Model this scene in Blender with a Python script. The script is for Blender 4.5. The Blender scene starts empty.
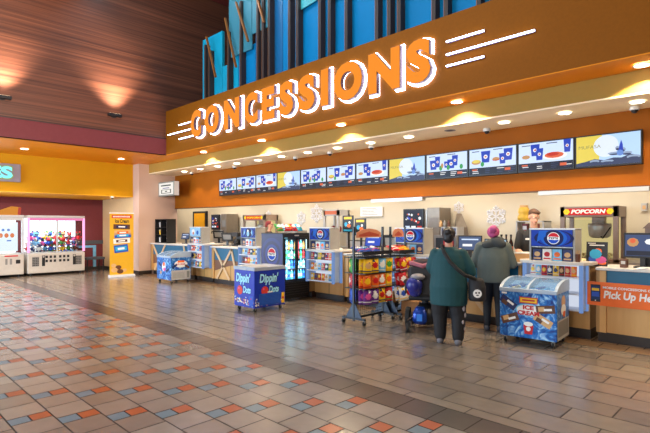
import bpy, bmesh, math, random
from mathutils import Vector, Matrix, Euler
random.seed(7)
PI = math.pi
SC = bpy.context.scene
COL = SC.collection

# ------------------------------------------------------------------ camera
cam_d = bpy.data.cameras.new('camera'); cam = bpy.data.objects.new('camera', cam_d); COL.objects.link(cam)
cam.location = (0, 0, 1.6)
YAW = math.atan2(481*0 + 492, 481)                       # angle from -x towards +y
fwd = Vector((-math.cos(YAW), math.sin(YAW), 0))
cam.rotation_euler = (PI/2, 0, math.atan2(-fwd.x, fwd.y))
cam_d.sensor_width = 36; cam_d.lens = 36*481/650; cam_d.shift_y = 9.0/650
cam_d.clip_end = 200
SC.camera = cam

# ------------------------------------------------------------------ world, exposure
SC.view_settings.view_transform = 'Standard'; SC.view_settings.look = 'None'
SC.view_settings.gamma = 1; SC.view_settings.use_curve_mapping = False
SC.view_settings.exposure = 0.0
W = bpy.data.worlds.new('world'); SC.world = W; W.use_nodes = True
bg = W.node_tree.nodes['Background']; bg.inputs[0].default_value = (0.5, 0.5, 0.55, 1); bg.inputs[1].default_value = 0.24

def lamp(kind, loc, power, color=(1, 1, 1), aim=None, **k):
    d = bpy.data.lights.new('lamp_'+kind.lower(), kind); d.energy = power; d.color = color
    for a, v in k.items(): setattr(d, a, v)
    o = bpy.data.objects.new('lamp_'+kind.lower(), d); COL.objects.link(o); o.location = loc
    if aim is not None:
        o.rotation_euler = (Vector(aim)-Vector(loc)).to_track_quat('-Z', 'Y').to_euler()
    return o
WARM = (1, .82, .62)
# high lobby ceiling light, soft
lamp('AREA', (-6, 1.5, 8.2), 190, (1, .94, .88), aim=(-6, 2.5, 0), shape='RECTANGLE', size=9, size_y=5)
lamp('AREA', (-1.5, -3.0, 2.6), 300, (1, .94, .9), aim=(-4.5, 7, 3.0), shape='RECTANGLE', size=5, size_y=2.5)  # unseen fill lamp behind the camera, added to brighten the ceilings
# daylight coming in from the entrance on the left
lamp('AREA', (-12.0, -4.8, 2.6), 1300, (.6, .8, 1), aim=(-10.5, 2, .2), shape='RECTANGLE', size=6, size_y=3.4)
lamp('AREA', (-15.2, -3.6, 1.2), 170, (.6, .8, 1), aim=(-15.2, 1.5, 3.6), shape='RECTANGLE', size=3.5, size_y=1.5)
# unseen lamps added under the alcove ceiling to brighten it
for ly in (1.5, 4.5): lamp('AREA', (-17.0, ly, 2.5), 20, (1, .9, .85), aim=(-17.0, ly, 0), shape='RECTANGLE', size=.8, size_y=2.4)
lamp('AREA', (-17.2, .6, 1.4), 200, (.72, .86, 1), aim=(-10, .6, 1.1), shape='RECTANGLE', size=3.2, size_y=1.3)  # area lamp standing in for the glow of further arcade machines, out of view
# added mid-air spot, its cone edge drawing the dark diagonal on the wooden wall
lamp('SPOT', (-4.8, 2.2, 3.4), 2100, (1, .82, .66), aim=(-12.8, 2.2, 3.4), spot_size=math.radians(62.5), spot_blend=.22, shadow_soft_size=.05)
# wash over the fins above the sign
for wx in (-10.5, -7.2, -4.0): lamp('AREA', (wx, 5.0, 8.2), 52, (.6, .85, 1), aim=(wx, 7.2, 5.9), shape='RECTANGLE', size=3, size_y=.3)
# warm strip lighting of the kitchen behind the menu wall
for lx in (-17.5, -14.5, -11.5, -8.5, -5.5, -2.5):
    lamp('AREA', (lx, 9.2, 2.85), 42, (1, .9, .76), aim=(lx, 9.5, 0), shape='RECTANGLE', size=2.2, size_y=.5)

# ------------------------------------------------------------------ materials
def lin(c):
    if isinstance(c, str):
        c = [int(c[i:i+2], 16)/255 for i in (0, 2, 4)]
    return tuple(((x/12.92) if x <= .04045 else ((x+.055)/1.055)**2.4) for x in c)
_m = {}
def mat(key, col, rough=.5, metal=0., var=.12, scale=12., emit=0., trans=0., coat=0., stretch=None, bump=0., alpha=1.):
    if key in _m: return _m[key]
    m = bpy.data.materials.new(key); m.use_nodes = True; nt = m.node_tree; b = nt.nodes['Principled BSDF']
    L = lin(col)
    b.inputs['Roughness'].default_value = rough; b.inputs['Metallic'].default_value = metal
    if 'paint' in key or 'fascia' in key: b.inputs['Specular IOR Level'].default_value = .15
    if var > 0 or bump > 0:
        tc = nt.nodes.new('ShaderNodeTexCoord'); mp = nt.nodes.new('ShaderNodeMapping'); n = nt.nodes.new('ShaderNodeTexNoise')
        nt.links.new(tc.outputs['Object'], mp.inputs[0]); nt.links.new(mp.outputs[0], n.inputs['Vector'])
        n.inputs['Scale'].default_value = scale; n.inputs['Detail'].default_value = 4
        if stretch: mp.inputs['Scale'].default_value = stretch
        r = nt.nodes.new('ShaderNodeMix'); r.data_type = 'RGBA'
        r.inputs[6].default_value = tuple(x*(1-var) for x in L)+(1,)
        r.inputs[7].default_value = tuple(min(1, x*(1+var)) for x in L)+(1,)
        nt.links.new(n.outputs[0], r.inputs[0]); nt.links.new(r.outputs[2], b.inputs['Base Color'])
        if emit: nt.links.new(r.outputs[2], b.inputs['Emission Color'])
        if bump:
            bp = nt.nodes.new('ShaderNodeBump'); bp.inputs['Strength'].default_value = bump; bp.inputs['Distance'].default_value = .01
            nt.links.new(n.outputs[0], bp.inputs['Height']); nt.links.new(bp.outputs[0], b.inputs['Normal'])
    else:
        b.inputs['Base Color'].default_value = L+(1,)
        if emit: b.inputs['Emission Color'].default_value = L+(1,)
    if emit: b.inputs['Emission Strength'].default_value = emit
    if emit and key.startswith('lit_'):
        for l_ in list(b.inputs['Base Color'].links): nt.links.remove(l_)
        b.inputs['Base Color'].default_value = (.02, .02, .02, 1); b.inputs['Specular IOR Level'].default_value = .12
    if trans: b.inputs['Transmission Weight'].default_value = trans; b.inputs['IOR'].default_value = 1.1
    if coat: b.inputs['Coat Weight'].default_value = coat; b.inputs['Coat Roughness'].default_value = .22
    if alpha < 1: b.inputs['Alpha'].default_value = alpha
    _m[key] = m
    return m
def glow(key, col, s=1.0):                              # a lit screen, lamp or backlit sign
    return mat('lit_'+key, col, .3, 0, .03, 20, emit=s)
def planks(key, ca, cb, axis_scale, rough=.45, board=5.5, axis='Z'):
    """wood: horizontal boards with long grain, all procedural"""
    if key in _m: return _m[key]
    m = bpy.data.materials.new(key); m.use_nodes = True; nt = m.node_tree; b = nt.nodes['Principled BSDF']
    tc = nt.nodes.new('ShaderNodeTexCoord'); mp = nt.nodes.new('ShaderNodeMapping'); n = nt.nodes.new('ShaderNodeTexNoise')
    mp.inputs['Scale'].default_value = axis_scale
    nt.links.new(tc.outputs['Object'], mp.inputs[0]); nt.links.new(mp.outputs[0], n.inputs['Vector'])
    n.inputs['Scale'].default_value = 3; n.inputs['Detail'].default_value = 6; n.inputs['Roughness'].default_value = .65
    cr = nt.nodes.new('ShaderNodeValToRGB'); cr.color_ramp.elements[0].position = .32; cr.color_ramp.elements[1].position = .68
    cr.color_ramp.elements[0].color = lin(ca)+(1,); cr.color_ramp.elements[1].color = lin(cb)+(1,)
    nt.links.new(n.outputs[0], cr.inputs[0])
    sx = nt.nodes.new('ShaderNodeSeparateXYZ'); nt.links.new(tc.outputs['Object'], sx.inputs[0])
    mu = nt.nodes.new('ShaderNodeMath'); mu.operation = 'MULTIPLY'; mu.inputs[1].default_value = board; nt.links.new(sx.outputs[axis], mu.inputs[0])
    fl = nt.nodes.new('ShaderNodeMath'); fl.operation = 'FLOOR'; nt.links.new(mu.outputs[0], fl.inputs[0])
    wn = nt.nodes.new('ShaderNodeTexWhiteNoise'); wn.noise_dimensions = '1D'; nt.links.new(fl.outputs[0], wn.inputs['W'])
    mr = nt.nodes.new('ShaderNodeMapRange'); mr.inputs[3].default_value = .9; mr.inputs[4].default_value = 1.08; nt.links.new(wn.outputs[0], mr.inputs[0])
    fr = nt.nodes.new('ShaderNodeMath'); fr.operation = 'FRACT'; nt.links.new(mu.outputs[0], fr.inputs[0])
    gt = nt.nodes.new('ShaderNodeMath'); gt.operation = 'GREATER_THAN'; gt.inputs[1].default_value = .05; nt.links.new(fr.outputs[0], gt.inputs[0])
    ad = nt.nodes.new('ShaderNodeMath'); ad.operation = 'MULTIPLY_ADD'; ad.inputs[1].default_value = .4; ad.inputs[2].default_value = .6; nt.links.new(gt.outputs[0], ad.inputs[0])
    m2 = nt.nodes.new('ShaderNodeMath'); m2.operation = 'MULTIPLY'; nt.links.new(mr.outputs[0], m2.inputs[0]); nt.links.new(ad.outputs[0], m2.inputs[1])
    vm = nt.nodes.new('ShaderNodeVectorMath'); vm.operation = 'SCALE'; nt.links.new(cr.outputs[0], vm.inputs[0]); nt.links.new(m2.outputs[0], vm.inputs['Scale'])
    nt.links.new(vm.outputs[0], b.inputs['Base Color']); b.inputs['Roughness'].default_value = rough
    _m[key] = m
    return m

K = lambda name: PAL[name]()
PAL = {
 'black': lambda: mat('black_plastic', '17171a', .4), 'dark': lambda: mat('dark_metal', '26272b', .45, .4),
 'white': lambda: mat('white_laminate', 'ebe8e2', .4), 'offwhite': lambda: mat('cream_plastic', 'd9d4c8', .45),
 'steel': lambda: mat('brushed_steel', 'b8b4ae', .35, .45, stretch=(1, 1, 12)), 'grey': lambda: mat('grey_plastic', '84827f', .5),
 'lgrey': lambda: mat('light_grey_plastic', 'b9b7b4', .45), 'red': lambda: mat('red_print', 'c3171f', .4), 'orange': lambda: mat('orange_print', 'ee6a17', .4),
 'yellow': lambda: mat('yellow_print', 'f3c11d', .4), 'green': lambda: mat('green_print', '3f9a3a', .4), 'blue': lambda: mat('blue_print', '1d4fb4', .4),
 'navy': lambda: mat('navy_print', '14245c', .4), 'lblue': lambda: mat('light_blue_print', '79bfe6', .4), 'cyan': lambda: mat('cyan_print', '2aa6d8', .4),
 'purple': lambda: mat('purple_print', '6a2a8a', .4), 'brown': lambda: mat('brown_print', '5b3420', .45), 'tan': lambda: mat('tan_print', 'd3a670', .5),
 'pink': lambda: mat('pink_print', 'e0559a', .45), 'maroon': lambda: mat('maroon_print', '7a1a22', .5), 'wood': lambda: planks('maple_wood', 'c89452', 'dcae70', (1, 1, .12), .4, 1.2, 'X'),
 'woodstick': lambda: mat('pale_maple_trim', 'd6b48a', .45, var=.15, stretch=(1, 1, .2)), 'tealp': lambda: mat('teal_panel', '0f6182', .4, var=.2, scale=4),
 'rust': lambda: mat('brown_mural_panel', '7a5138', .5, var=.2, scale=4), 'rubber': lambda: mat('black_rubber', '141414', .7),
 'paper': lambda: mat('white_paper', 'f2f0ec', .6),
}

# ------------------------------------------------------------------ mesh builder
class Fr:                                               # a flat frame for prints and panels
    def __init__(s, o, u, v): s.o = Vector(o); s.u = Vector(u).normalized(); s.v = Vector(v).normalized(); s.n = s.u.cross(s.v)
    def p(s, x, y, d=0): return s.o + s.u*x + s.v*y + s.n*d
class MB:
    def __init__(s): s.v = []; s.f = []; s.mi = []; s.m = []
    def _mi(s, m):
        if isinstance(m, str): m = K(m)
        if m not in s.m: s.m.append(m)
        return s.m.index(m)
    def add(s, vs, fs, m):
        k = len(s.v); i = s._mi(m); s.v += [Vector(v) for v in vs]
        for f in fs: s.f.append([k+j for j in f]); s.mi.append(i)
        return s
    def box(s, x0, x1, y0, y1, z0, z1, m):
        vs = [(x, y, z) for z in (z0, z1) for y in (y0, y1) for x in (x0, x1)]
        return s.add(vs, [(0, 2, 3, 1), (4, 5, 7, 6), (0, 1, 5, 4), (2, 6, 7, 3), (0, 4, 6, 2), (1, 3, 7, 5)], m)
    def obox(s, c, size, m, rot=None):
        R = rot.to_matrix() if isinstance(rot, Euler) else (rot or Matrix.Identity(3)); c = Vector(c)
        vs = [c + R @ Vector((x*size[0]/2, y*size[1]/2, z*size[2]/2)) for z in (-1, 1) for y in (-1, 1) for x in (-1, 1)]
        return s.add(vs, [(0, 2, 3, 1), (4, 5, 7, 6), (0, 1, 5, 4), (2, 6, 7, 3), (0, 4, 6, 2), (1, 3, 7, 5)], m)
    def bar(s, p0, p1, w, t, m, side=(0, 0, 1)):         # rectangular bar between two points
        p0, p1 = Vector(p0), Vector(p1); d = (p1-p0).normalized(); a = d.cross(Vector(side))
        if a.length < 1e-4: a = d.cross(Vector((1, 0, 0)))
        a.normalize(); b = a.cross(d)
        vs = [p + a*(w/2*i) + b*(t/2*j) for p in (p0, p1) for i, j in ((-1, -1), (1, -1), (1, 1), (-1, 1))]
        return s.add(vs, [(3, 2, 1, 0), (4, 5, 6, 7), (0, 1, 5, 4), (1, 2, 6, 5), (2, 3, 7, 6), (3, 0, 4, 7)], m)
    def cyl(s, p0, p1, r, m, n=12, r2=None, cap=True):
        p0, p1 = Vector(p0), Vector(p1); r2 = r if r2 is None else r2; d = (p1-p0).normalized()
        a = d.cross(Vector((0, 0, 1)));
        if a.length < 1e-3: a = Vector((1, 0, 0))
        a.normalize(); b = d.cross(a)
        vs = [p + (a*math.cos(2*PI*i/n) + b*math.sin(2*PI*i/n))*q for p, q in ((p0, r), (p1, r2)) for i in range(n)]
        fs = [(i, (i+1) % n, n+(i+1) % n, n+i) for i in range(n)]
        if cap: fs += [tuple(range(n))[::-1], tuple(range(n, 2*n))]
        return s.add(vs, fs, m)
    def tube(s, pts, r, m, n=8):
        for a, b in zip(pts[:-1], pts[1:]): s.cyl(a, b, r, m, n)
        return s
    def ell(s, c, r, m, n=14, k=9, rot=None):
        if not hasattr(r, '__len__'): r = (r, r, r)
        R = rot.to_matrix() if rot else Matrix.Identity(3); c = Vector(c); vs = [c+R@Vector((0, 0, -r[2]))]
        for j in range(1, k):
            t = -PI/2 + PI*j/k
            for i in range(n):
                p = 2*PI*i/n; vs.append(c+R@Vector((r[0]*math.cos(t)*math.cos(p), r[1]*math.cos(t)*math.sin(p), r[2]*math.sin(t))))
        vs.append(c+R@Vector((0, 0, r[2]))); e = len(vs)-1
        fs = [(0, 1+(i+1) % n, 1+i) for i in range(n)]
        for j in range(k-2):
            for i in range(n): fs.append((1+j*n+i, 1+j*n+(i+1) % n, 1+(j+1)*n+(i+1) % n, 1+(j+1)*n+i))
        fs += [(e, 1+(k-2)*n+i, 1+(k-2)*n+(i+1) % n) for i in range(n)]
        return s.add(vs, fs, m)
    def loft(s, rings, m, n=20):                        # rings: (cx, cy, z, rx, ry)
        vs = []
        for cx, cy, z, rx, ry in rings: vs += [(cx+rx*math.cos(2*PI*i/n), cy+ry*math.sin(2*PI*i/n), z) for i in range(n)]
        fs = []
        for j in range(len(rings)-1): fs += [(j*n+i, j*n+(i+1) % n, (j+1)*n+(i+1) % n, (j+1)*n+i) for i in range(n)]
        fs += [tuple(range(n))[::-1], tuple(range((len(rings)-1)*n, len(rings)*n))]
        return s.add(vs, fs, m)
    def lathe(s, prof, c, m, n=14): return s.loft([(c[0], c[1], c[2]+z, r, r) for r, z in prof], m, n)
    def poly(s, fr, pts, d, m): return s.add([fr.p(x, y, d) for x, y in pts], [tuple(range(len(pts)))], m)
    def prism(s, fr, pts, d0, d1, m):
        n = len(pts); vs = [fr.p(x, y, d0) for x, y in pts] + [fr.p(x, y, d1) for x, y in pts]
        return s.add(vs, [tuple(range(n))[::-1], tuple(range(n, 2*n))] + [(i, (i+1) % n, n+(i+1) % n, n+i) for i in range(n)], m)
    def rect(s, fr, x0, x1, y0, y1, d, m): return s.poly(fr, [(x0, y0), (x1, y0), (x1, y1), (x0, y1)], d, m)
    def rrect(s, fr, cx, cy, w, h, a, d, m):             # turned rectangle
        c, q = math.cos(a), math.sin(a)
        return s.poly(fr, [(cx+x*c-y*q, cy+x*q+y*c) for x, y in ((-w/2, -h/2), (w/2, -h/2), (w/2, h/2), (-w/2, h/2))], d, m)
    def disc(s, fr, cx, cy, rx, d, m, ry=None, n=24, a0=0, a1=2*PI):
        ry = ry or rx; full = abs(a1-a0-2*PI) < 1e-6
        return s.poly(fr, [(cx+rx*math.cos(a0+(a1-a0)*i/(n if full else n-1)), cy+ry*math.sin(a0+(a1-a0)*i/(n if full else n-1))) for i in range(n)], d, m)
    def text(s, fr, t, x, y, w, h, d, m, bold=.0, ext=0., slant=0.):
        vs, fs, (x0, x1, y0, y1) = glyphs(t, bold, ext)
        sx, sy = w/max(1e-6, x1-x0), h/max(1e-6, y1-y0)
        return s.add([fr.p(x+(a-x0)*sx+(b-y0)*sy*slant, y+(b-y0)*sy, d+(c+ext)) for a, b, c in vs], fs, m)
    def build(s, name, parent=None, loc=None, bevel=0., smooth=False, rot=None):
        me = bpy.data.meshes.new(name); me.from_pydata([tuple(v) for v in s.v], [], s.f)
        for m in s.m: me.materials.append(m)
        me.polygons.foreach_set('material_index', s.mi)
        if smooth: me.polygons.foreach_set('use_smooth', [True]*len(me.polygons))
        me.update()
        o = bpy.data.objects.new(name, me); COL.objects.link(o)
        if parent: o.parent = parent
        if loc: o.location = loc
        if rot: o.rotation_euler = rot
        if bevel:
            b = o.modifiers.new('bevel', 'BEVEL'); b.width = bevel; b.segments = 2; b.limit_method = 'ANGLE'; b.angle_limit = .8
        return o
_g = {}
def glyphs(t, bold=0., ext=0.):
    k = (t, bold, ext)
    if k not in _g:
        c = bpy.data.curves.new('type', 'FONT'); c.body = t; c.offset = bold; c.extrude = ext; c.resolution_u = 4
        o = bpy.data.objects.new('type', c); me = bpy.data.meshes.new_from_object(o)
        vs = [tuple(v.co) for v in me.vertices]; fs = [tuple(p.vertices) for p in me.polygons]
        bpy.data.objects.remove(o); bpy.data.curves.remove(c); bpy.data.meshes.remove(me)
        xs = [v[0] for v in vs]; ys = [v[1] for v in vs]; _g[k] = (vs, fs, (min(xs), max(xs), min(ys), max(ys)))
    return _g[k]
def tag(o, label, cat, group=None, kind=None):
    o['label'] = label; o['category'] = cat
    if group: o['group'] = group
    if kind: o['kind'] = kind
    return o
def thing(name, label, cat, loc=(0, 0, 0), rz=0, group=None):
    o = bpy.data.objects.new(name, None); COL.objects.link(o); o.location = loc; o.rotation_euler = (0, 0, rz)
    o.empty_display_size = .1
    return tag(o, label, cat, group)
def struct(name, mb, label=None):
    o = mb.build(name); o['kind'] = 'structure'
    if label: o['label'] = label
    return o
def dup(root, loc, rz=None, label=None, group=None):
    r = root.copy(); COL.objects.link(r); r.location = loc
    if rz is not None: r.rotation_euler = (0, 0, rz)
    if label: r['label'] = label
    if group: r['group'] = group
    for ch in list(root.children):
        c = ch.copy(); COL.objects.link(c); c.parent = r
        for g in list(ch.children):
            d = g.copy(); COL.objects.link(d); d.parent = c
    return r
ORD = ['first', 'second', 'third', 'fourth', 'fifth', 'sixth', 'seventh', 'eighth', 'ninth', 'tenth', 'eleventh', 'twelfth', 'thirteenth', 'fourteenth']
X, Y, Z = Vector((1, 0, 0)), Vector((0, 1, 0)), Vector((0, 0, 1))
def FY(x, y, z): return Fr((x, y, z), X, Z)             # faces -y, x to the right
def FX(x, y, z): return Fr((x, y, z), Y, Z)             # faces +x, y to the right

# ------------------------------------------------------------------ structure: floor
tones = [mat('floor_tile_tan', '8c8279', .24, var=.14, scale=6, coat=.6), mat('floor_tile_taupe', '82786f', .24, var=.14, scale=6, coat=.6), mat('floor_tile_beige', '958b80', .24, var=.14, scale=6, coat=.6)]
t_band = mat('floor_tile_dark_brown', '453a34', .3, var=.2, scale=8, coat=.6)
t_or = mat('floor_tile_terracotta', 'b05a36', .28, var=.15); t_bl = mat('floor_tile_slate_blue', '6a828e', .28, var=.15)
t_pl = [mat('floor_plank_tan', '85786b', .24, var=.14, scale=5, coat=.6), mat('floor_plank_taupe', '7c7065', .24, var=.14, scale=5, coat=.6), mat('floor_plank_beige', '8b7e70', .24, var=.14, scale=5, coat=.6)]
t_wm = [mat('floor_tile_warm_brown', '7e6248', .32, var=.2, scale=5), mat('floor_tile_warm_tan', '8a6c50', .32, var=.2, scale=5)]
fb = MB(); fb.add([(-20, -5, -.003), (4, -5, -.003), (4, 12, -.003), (-20, 12, -.003)], [(0, 1, 2, 3)], mat('floor_grout', '3a2f29', .8))
G = .006
def tile(x0, x1, y0, y1, m): fb.add([(x0+G, y0+G, 0), (x1-G, y0+G, 0), (x1-G, y1-G, 0), (x0+G, y1-G, 0)], [(0, 1, 2, 3)], m)
T = .305; P = .7685
offs = {0: -2.94, 1: -3.20, 2: -3.46, 3: -3.60, 4: -3.90}
for r in range(0, 27):
    y1 = 3.43 - r*T; y0 = y1 - T
    ox = offs.get(r, -3.90 - .24*(r-4))
    k0 = math.floor((-20-ox)/P)
    for k in range(k0, k0+33):
        x = ox + k*P
        if x > 4: break
        tile(x, x+.1525, y0, y0+.1525, t_bl); tile(x, x+.1525, y0+.1525, y1, t_or)
        a = x+.1525; h = (P-.1525)/2
        tile(a, a+h, y0, y1, random.choice(tones)); tile(a+h, a+2*h, y0, y1, random.choice(tones))
x = -20
while x < 4: tile(x, x+.33, 3.43, 3.76, t_band); x += .33
y = 3.76; r = 0
while y < 6.86:
    h = .155 if r == 0 else .31; x = -20 - (r % 2)*.31
    while x < 4: tile(x, x+.62, y, y+h, random.choice(t_pl)); x += .62
    y += h; r += 1
while y < 12:
    x = -20 - (r % 2)*.155
    while x < 4: tile(x, x+.31, y, y+.31, random.choice(t_wm)); x += .31
    y += .31; r += 1
struct('floor', fb)

# ------------------------------------------------------------------ structure: walls and ceilings
WOODW = planks('walnut_wall', '4a2a20', '7c4a34', (1, .05, 5), .42, 3.4)
ORANGE = mat('orange_wall_paint', '9c5408', .6, var=.1, scale=3); FASC = mat('rust_orange_fascia', '8a4e05', .6, var=.12, scale=30)
YEL = mat('yellow_wall_paint', 'c8900f', .5, var=.06, scale=3); MAR = mat('maroon_wall_paint', '74383c', .5, var=.08)
CREAM = mat('cream_wall_paint', 'd2c6ae', .6, var=.05, scale=3); BEIGE = mat('beige_column_plaster', 'c8aa98', .55, var=.06, scale=3)
DK = mat('dark_baseboard', '2b211d', .45)
struct('wall_left', MB().box(-12.95, -12.8, -5, 12, 4.075, 8.5, WOODW))
struct('trim_1', MB().box(-12.95, -12.79, -5, 6.65, 3.61, 4.05, MAR).box(-12.95, -12.775, -5, 6.65, 4.05, 4.08, mat('dark_trim', '3a2320', .5)))
struct('ceiling_high', MB().box(-13, 4, -5, 12, 8.5, 8.6, mat('dark_red_ceiling', '6c241c', .7)))
struct('ceiling', MB().box(-18.3, -12.8, -5, 7.29, 3.61, 3.7, ORC := mat('orange_ceiling_paint', 'e88a1c', .4, var=.05)).box(-12.8, 4, 6.9, 7.29, 3.61, 3.7, ORC))
struct('wall_fascia', MB().box(-12.8, 4, 6.62, 6.9, 3.61, 4.84, FASC).box(-12.8, 4, 6.62, 6.9, 3.595, 3.61, ORC))
struct('wall_bulkhead', MB().box(-15.25, 4, 7.29, 7.4, 3.32, 3.7, mat('olive_tan_paint', 'a8853f', .55, var=.06)))
struct('ceiling_counter', MB().box(-15.25, 4, 7.29, 8.22, 3.296, 3.32, mat('pale_cream_ceiling', 'fbe6bc', .5, var=.04)))
struct('wall_menu', MB().box(-15.25, 4, 8.22, 8.4, 2.18, 3.32, ORANGE))
struct('trim_2', MB().box(-15.25, 4, 8.205, 8.41, 2.165, 2.18, mat('brown_wall_edge', '5a3414', .5)))
struct('ceiling_kitchen', MB().box(-20, 4, 8.4, 10.3, 2.95, 3.0, mat('white_ceiling_tile', 'cfc7b6', .7)))
struct('wall_back', MB().box(-20, 4, 10.2, 10.35, 0, 3.0, CREAM))
struct('wall_kitchen_left', MB().box(-20, -19.9, 8.3, 10.2, 0, 3.0, CREAM))
struct('wall_right', MB().box(3.9, 4, 6.9, 10.2, 0, 3.7, CREAM))
struct('wall_column', MB().box(-15.69, -15.25, 6.95, 8.3, 0, 3.61, BEIGE))
struct('wall_alcove_end', MB().box(-18.3, -15.69, 6.97, 7.1, 0, 3.61, mat('beige_wall_paint', 'd9b98a', .6, var=.05)))
struct('wall_alcove', MB().box(-18.4, -18.3, -5, 7.1, 0, 3.61, MAR))
struct('wall_yellow', MB().box(-15.85, -15.69, -5, 6.97, 2.56, 3.61, YEL).box(-18.3, -15.69, -5, 6.97, 2.54, 2.56, mat('bright_yellow_soffit', 'f0b020', .45)))  # soffit yellow set brighter than the wall, for its lit underside
struct('baseboard_column', MB().box(-15.71, -15.235, 6.935, 7.38, 0, .12, DK))
struct('baseboard_alcove', MB().box(-18.3, -18.28, -5, 6.97, 0, .12, DK).box(-18.3, -15.7, 6.95, 6.97, 0, .12, DK))
tg = MB().box(-18.3, -18.27, 5.6, 6.97, .93, 1.06, mat('slate_wall_band', '4a4f55', .5))
tg.box(-18.3, -18.26, 5.85, 6.72, .80, .88, 'lblue').box(-18.3, -18.26, 6.62, 6.72, .1, .80, 'lblue')
struct('trim_3', tg)
db = MB().box(-17.35, -16.35, 10.13, 10.2, 0, 2.16, 'dark').box(-17.22, -16.45, 10.11, 10.13, .02, 2.08, mat('yellow_door_paint', 'e0a020', .45))
dr = struct('door_1', db); MB().cyl((-16.55, 10.11, 1.0), (-16.55, 10.05, 1.0), .02, 'steel').box(-16.66, -16.53, 10.045, 10.06, .99, 1.01, 'steel').build('door_handle', dr)
rl = MB().box(-3.05, -1.5, 8.18, 8.3, 2.10, 2.165, 'steel'); struct('trim_4', rl)
rl = MB().box(-6.6, -5.3, 8.18, 8.3, 2.10, 2.165, 'steel'); struct('trim_5', rl)
# ------------------------------------------------------------------ fins and glass above the sign
TEAL = mat('teal_fin_paint', '0478ae', .4, var=.12, scale=2); TEALD = mat('deep_teal_panel', '075f90', .4, var=.1, scale=2)
CYN = mat('cyan_fin_paint', '149cbc', .4, var=.12, scale=2); FROST = mat('frosted_glass', '3f8a9c', .35, var=.08, scale=2, alpha=.85)
COP = mat('copper_fin', 'a8642c', .35, .3, var=.15); BRN = mat('dark_brown_fin', '3a2a24', .5)
fw = thing('fin_wall', 'tall teal screen of stepped panels and slanted copper fins above the sign board', 'feature wall', (0, 7.1, 4.84))
bk = [(-11.68, -10.72, 6.7, CYN), (-10.72, -10.5, 5.75, CYN), (-10.5, -10.0, 5.95, CYN), (-10.0, -9.3, 6.0, TEAL), (-9.3, -8.75, 6.55, TEAL), (-8.75, -8.3, 7.4, TEALD), (-8.3, -6.2, 8.5, TEAL), (-6.2, 3.9, 8.5, TEAL)]
for x0, x1, zt, m in bk: MB().box(x0+.006, x1-.006, .02, .1, 0, zt-4.84, m).build('panel', fw, bevel=.006)
for x0, x1, z0, z1 in [(-10.3, -9.35, 5.85, 8.45), (-9.33, -8.72, 6.2, 8.45), (-8.7, -8.22, 6.9, 8.45)]:
    MB().box(x0, x1, -.06, -.03, z0-4.84, z1-4.84, FROST).build('glass_pane', fw)
# vertical fins: x, top z
for x, zt in [(-11.33, 6.45), (-11.13, 6.25), (-10.25, 6.5), (-9.72, 7.1), (-9.05, 6.95), (-8.85, 7.55), (-8.62, 7.2), (-7.92, 8.2), (-7.66, 7.75), (-6.98, 8.3), (-6.7, 8.3), (-6.25, 8.4), (-5.5, 8.4), (-5.22, 8.4), (-5.0, 8.4), (-4.3, 8.4), (-4.07, 8.4), (-3.5, 8.4), (-3.28, 8.4), (-2.7, 8.4), (-2.0, 8.4), (-1.2, 8.4)]:
    MB().box(x-.035, x+.035, -.12, .02, 0, zt-4.84, BRN).box(x-.042, x-.035, -.12, .02, 0, zt-4.84, COP).build('fin', fw)  # thin copper edge paints the lit left side of each fin
# slanted copper fins with the pale glass wedge behind them
for xa, za, xb, zb in [(-11.2, 6.62, -10.75, 5.45), (-10.32, 6.85, -9.85, 5.5), (-9.85, 7.1, -9.35, 6.0), (-9.15, 7.3, -8.75, 6.28), (-7.6, 7.7, -7.2, 6.3), (-6.68, 7.5, -6.3, 6.2), (-6.0, 7.6, -5.72, 6.75), (-4.8, 7.8, -4.5, 6.9)]:
    if xa > -7.7: MB().prism(Fr((0, 0, 0), X, Z), [(xb-.42, zb-.05-4.84), (xb+.05, zb-4.84), (xb+.08, 8.0-4.84), (xa-.08, 8.0-4.84)], .03, .05, mat('pale_aqua_glass', '3fa8b0', .3, var=.1)).build('glass_wedge', fw)
    MB().bar((xa, -.16, za-4.84), (xb, -.16, zb-4.84), .04, .05, COP, side=(0, 1, 0)).build('slanted_fin', fw)

# ------------------------------------------------------------------ CONCESSIONS sign
sg = thing('concessions_sign', 'orange channel letter sign reading CONCESSIONS with white halo on the orange board', 'sign', (-7.7, 6.62, 4.2))
OL = glow('orange_letter', 'ff9006', 1.0); HAL = glow('halo_white', 'e2e4ff', 10); RET = mat('mauve_letter_side', '6b5560', .4)
LT = [('C', -11.247, .50), ('O', -10.577, .64), ('N', -9.722, .62), ('C', -8.917, .50), ('E', -8.285, .44), ('S', -7.696, .44), ('S', -7.11, .475), ('I', -6.469, .20), ('O', -6.136, .69), ('N', -5.31, .67), ('S', -4.517, .46)]
for ch, xl, w in LT:
    f = FY(0, 0, 0); lx = xl+7.7
    if ch == 'I':
        def letter(mb, gr, d0, d1, m): mb.prism(f, [(lx-gr, -.335-gr), (lx+w+gr, -.335-gr), (lx+w+gr, .365+gr), (lx-gr, .365+gr)], d0, d1, m)
    else:
        def letter(mb, gr, d0, d1, m):
            vs, fs, (x0, x1, y0, y1) = glyphs(ch, .055, .5)
            sx, sy = (w+2*gr)/(x1-x0), (.70+2*gr)/(y1-y0)
            mb.add([f.p(lx-gr+(a-x0)*sx, -.335-gr+(b-y0)*sy, d0+(c+.5)*(d1-d0)) for a, b, c in vs], fs, m)
    hm = MB(); letter(hm, .03, .006, .035, HAL); h = hm.build('letter_halo', sg)
    bm_ = MB(); letter(bm_, .0, .035, .115, RET); letter(bm_, -.006, .116, .122, OL); bm_.build('letter', sg)
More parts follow.
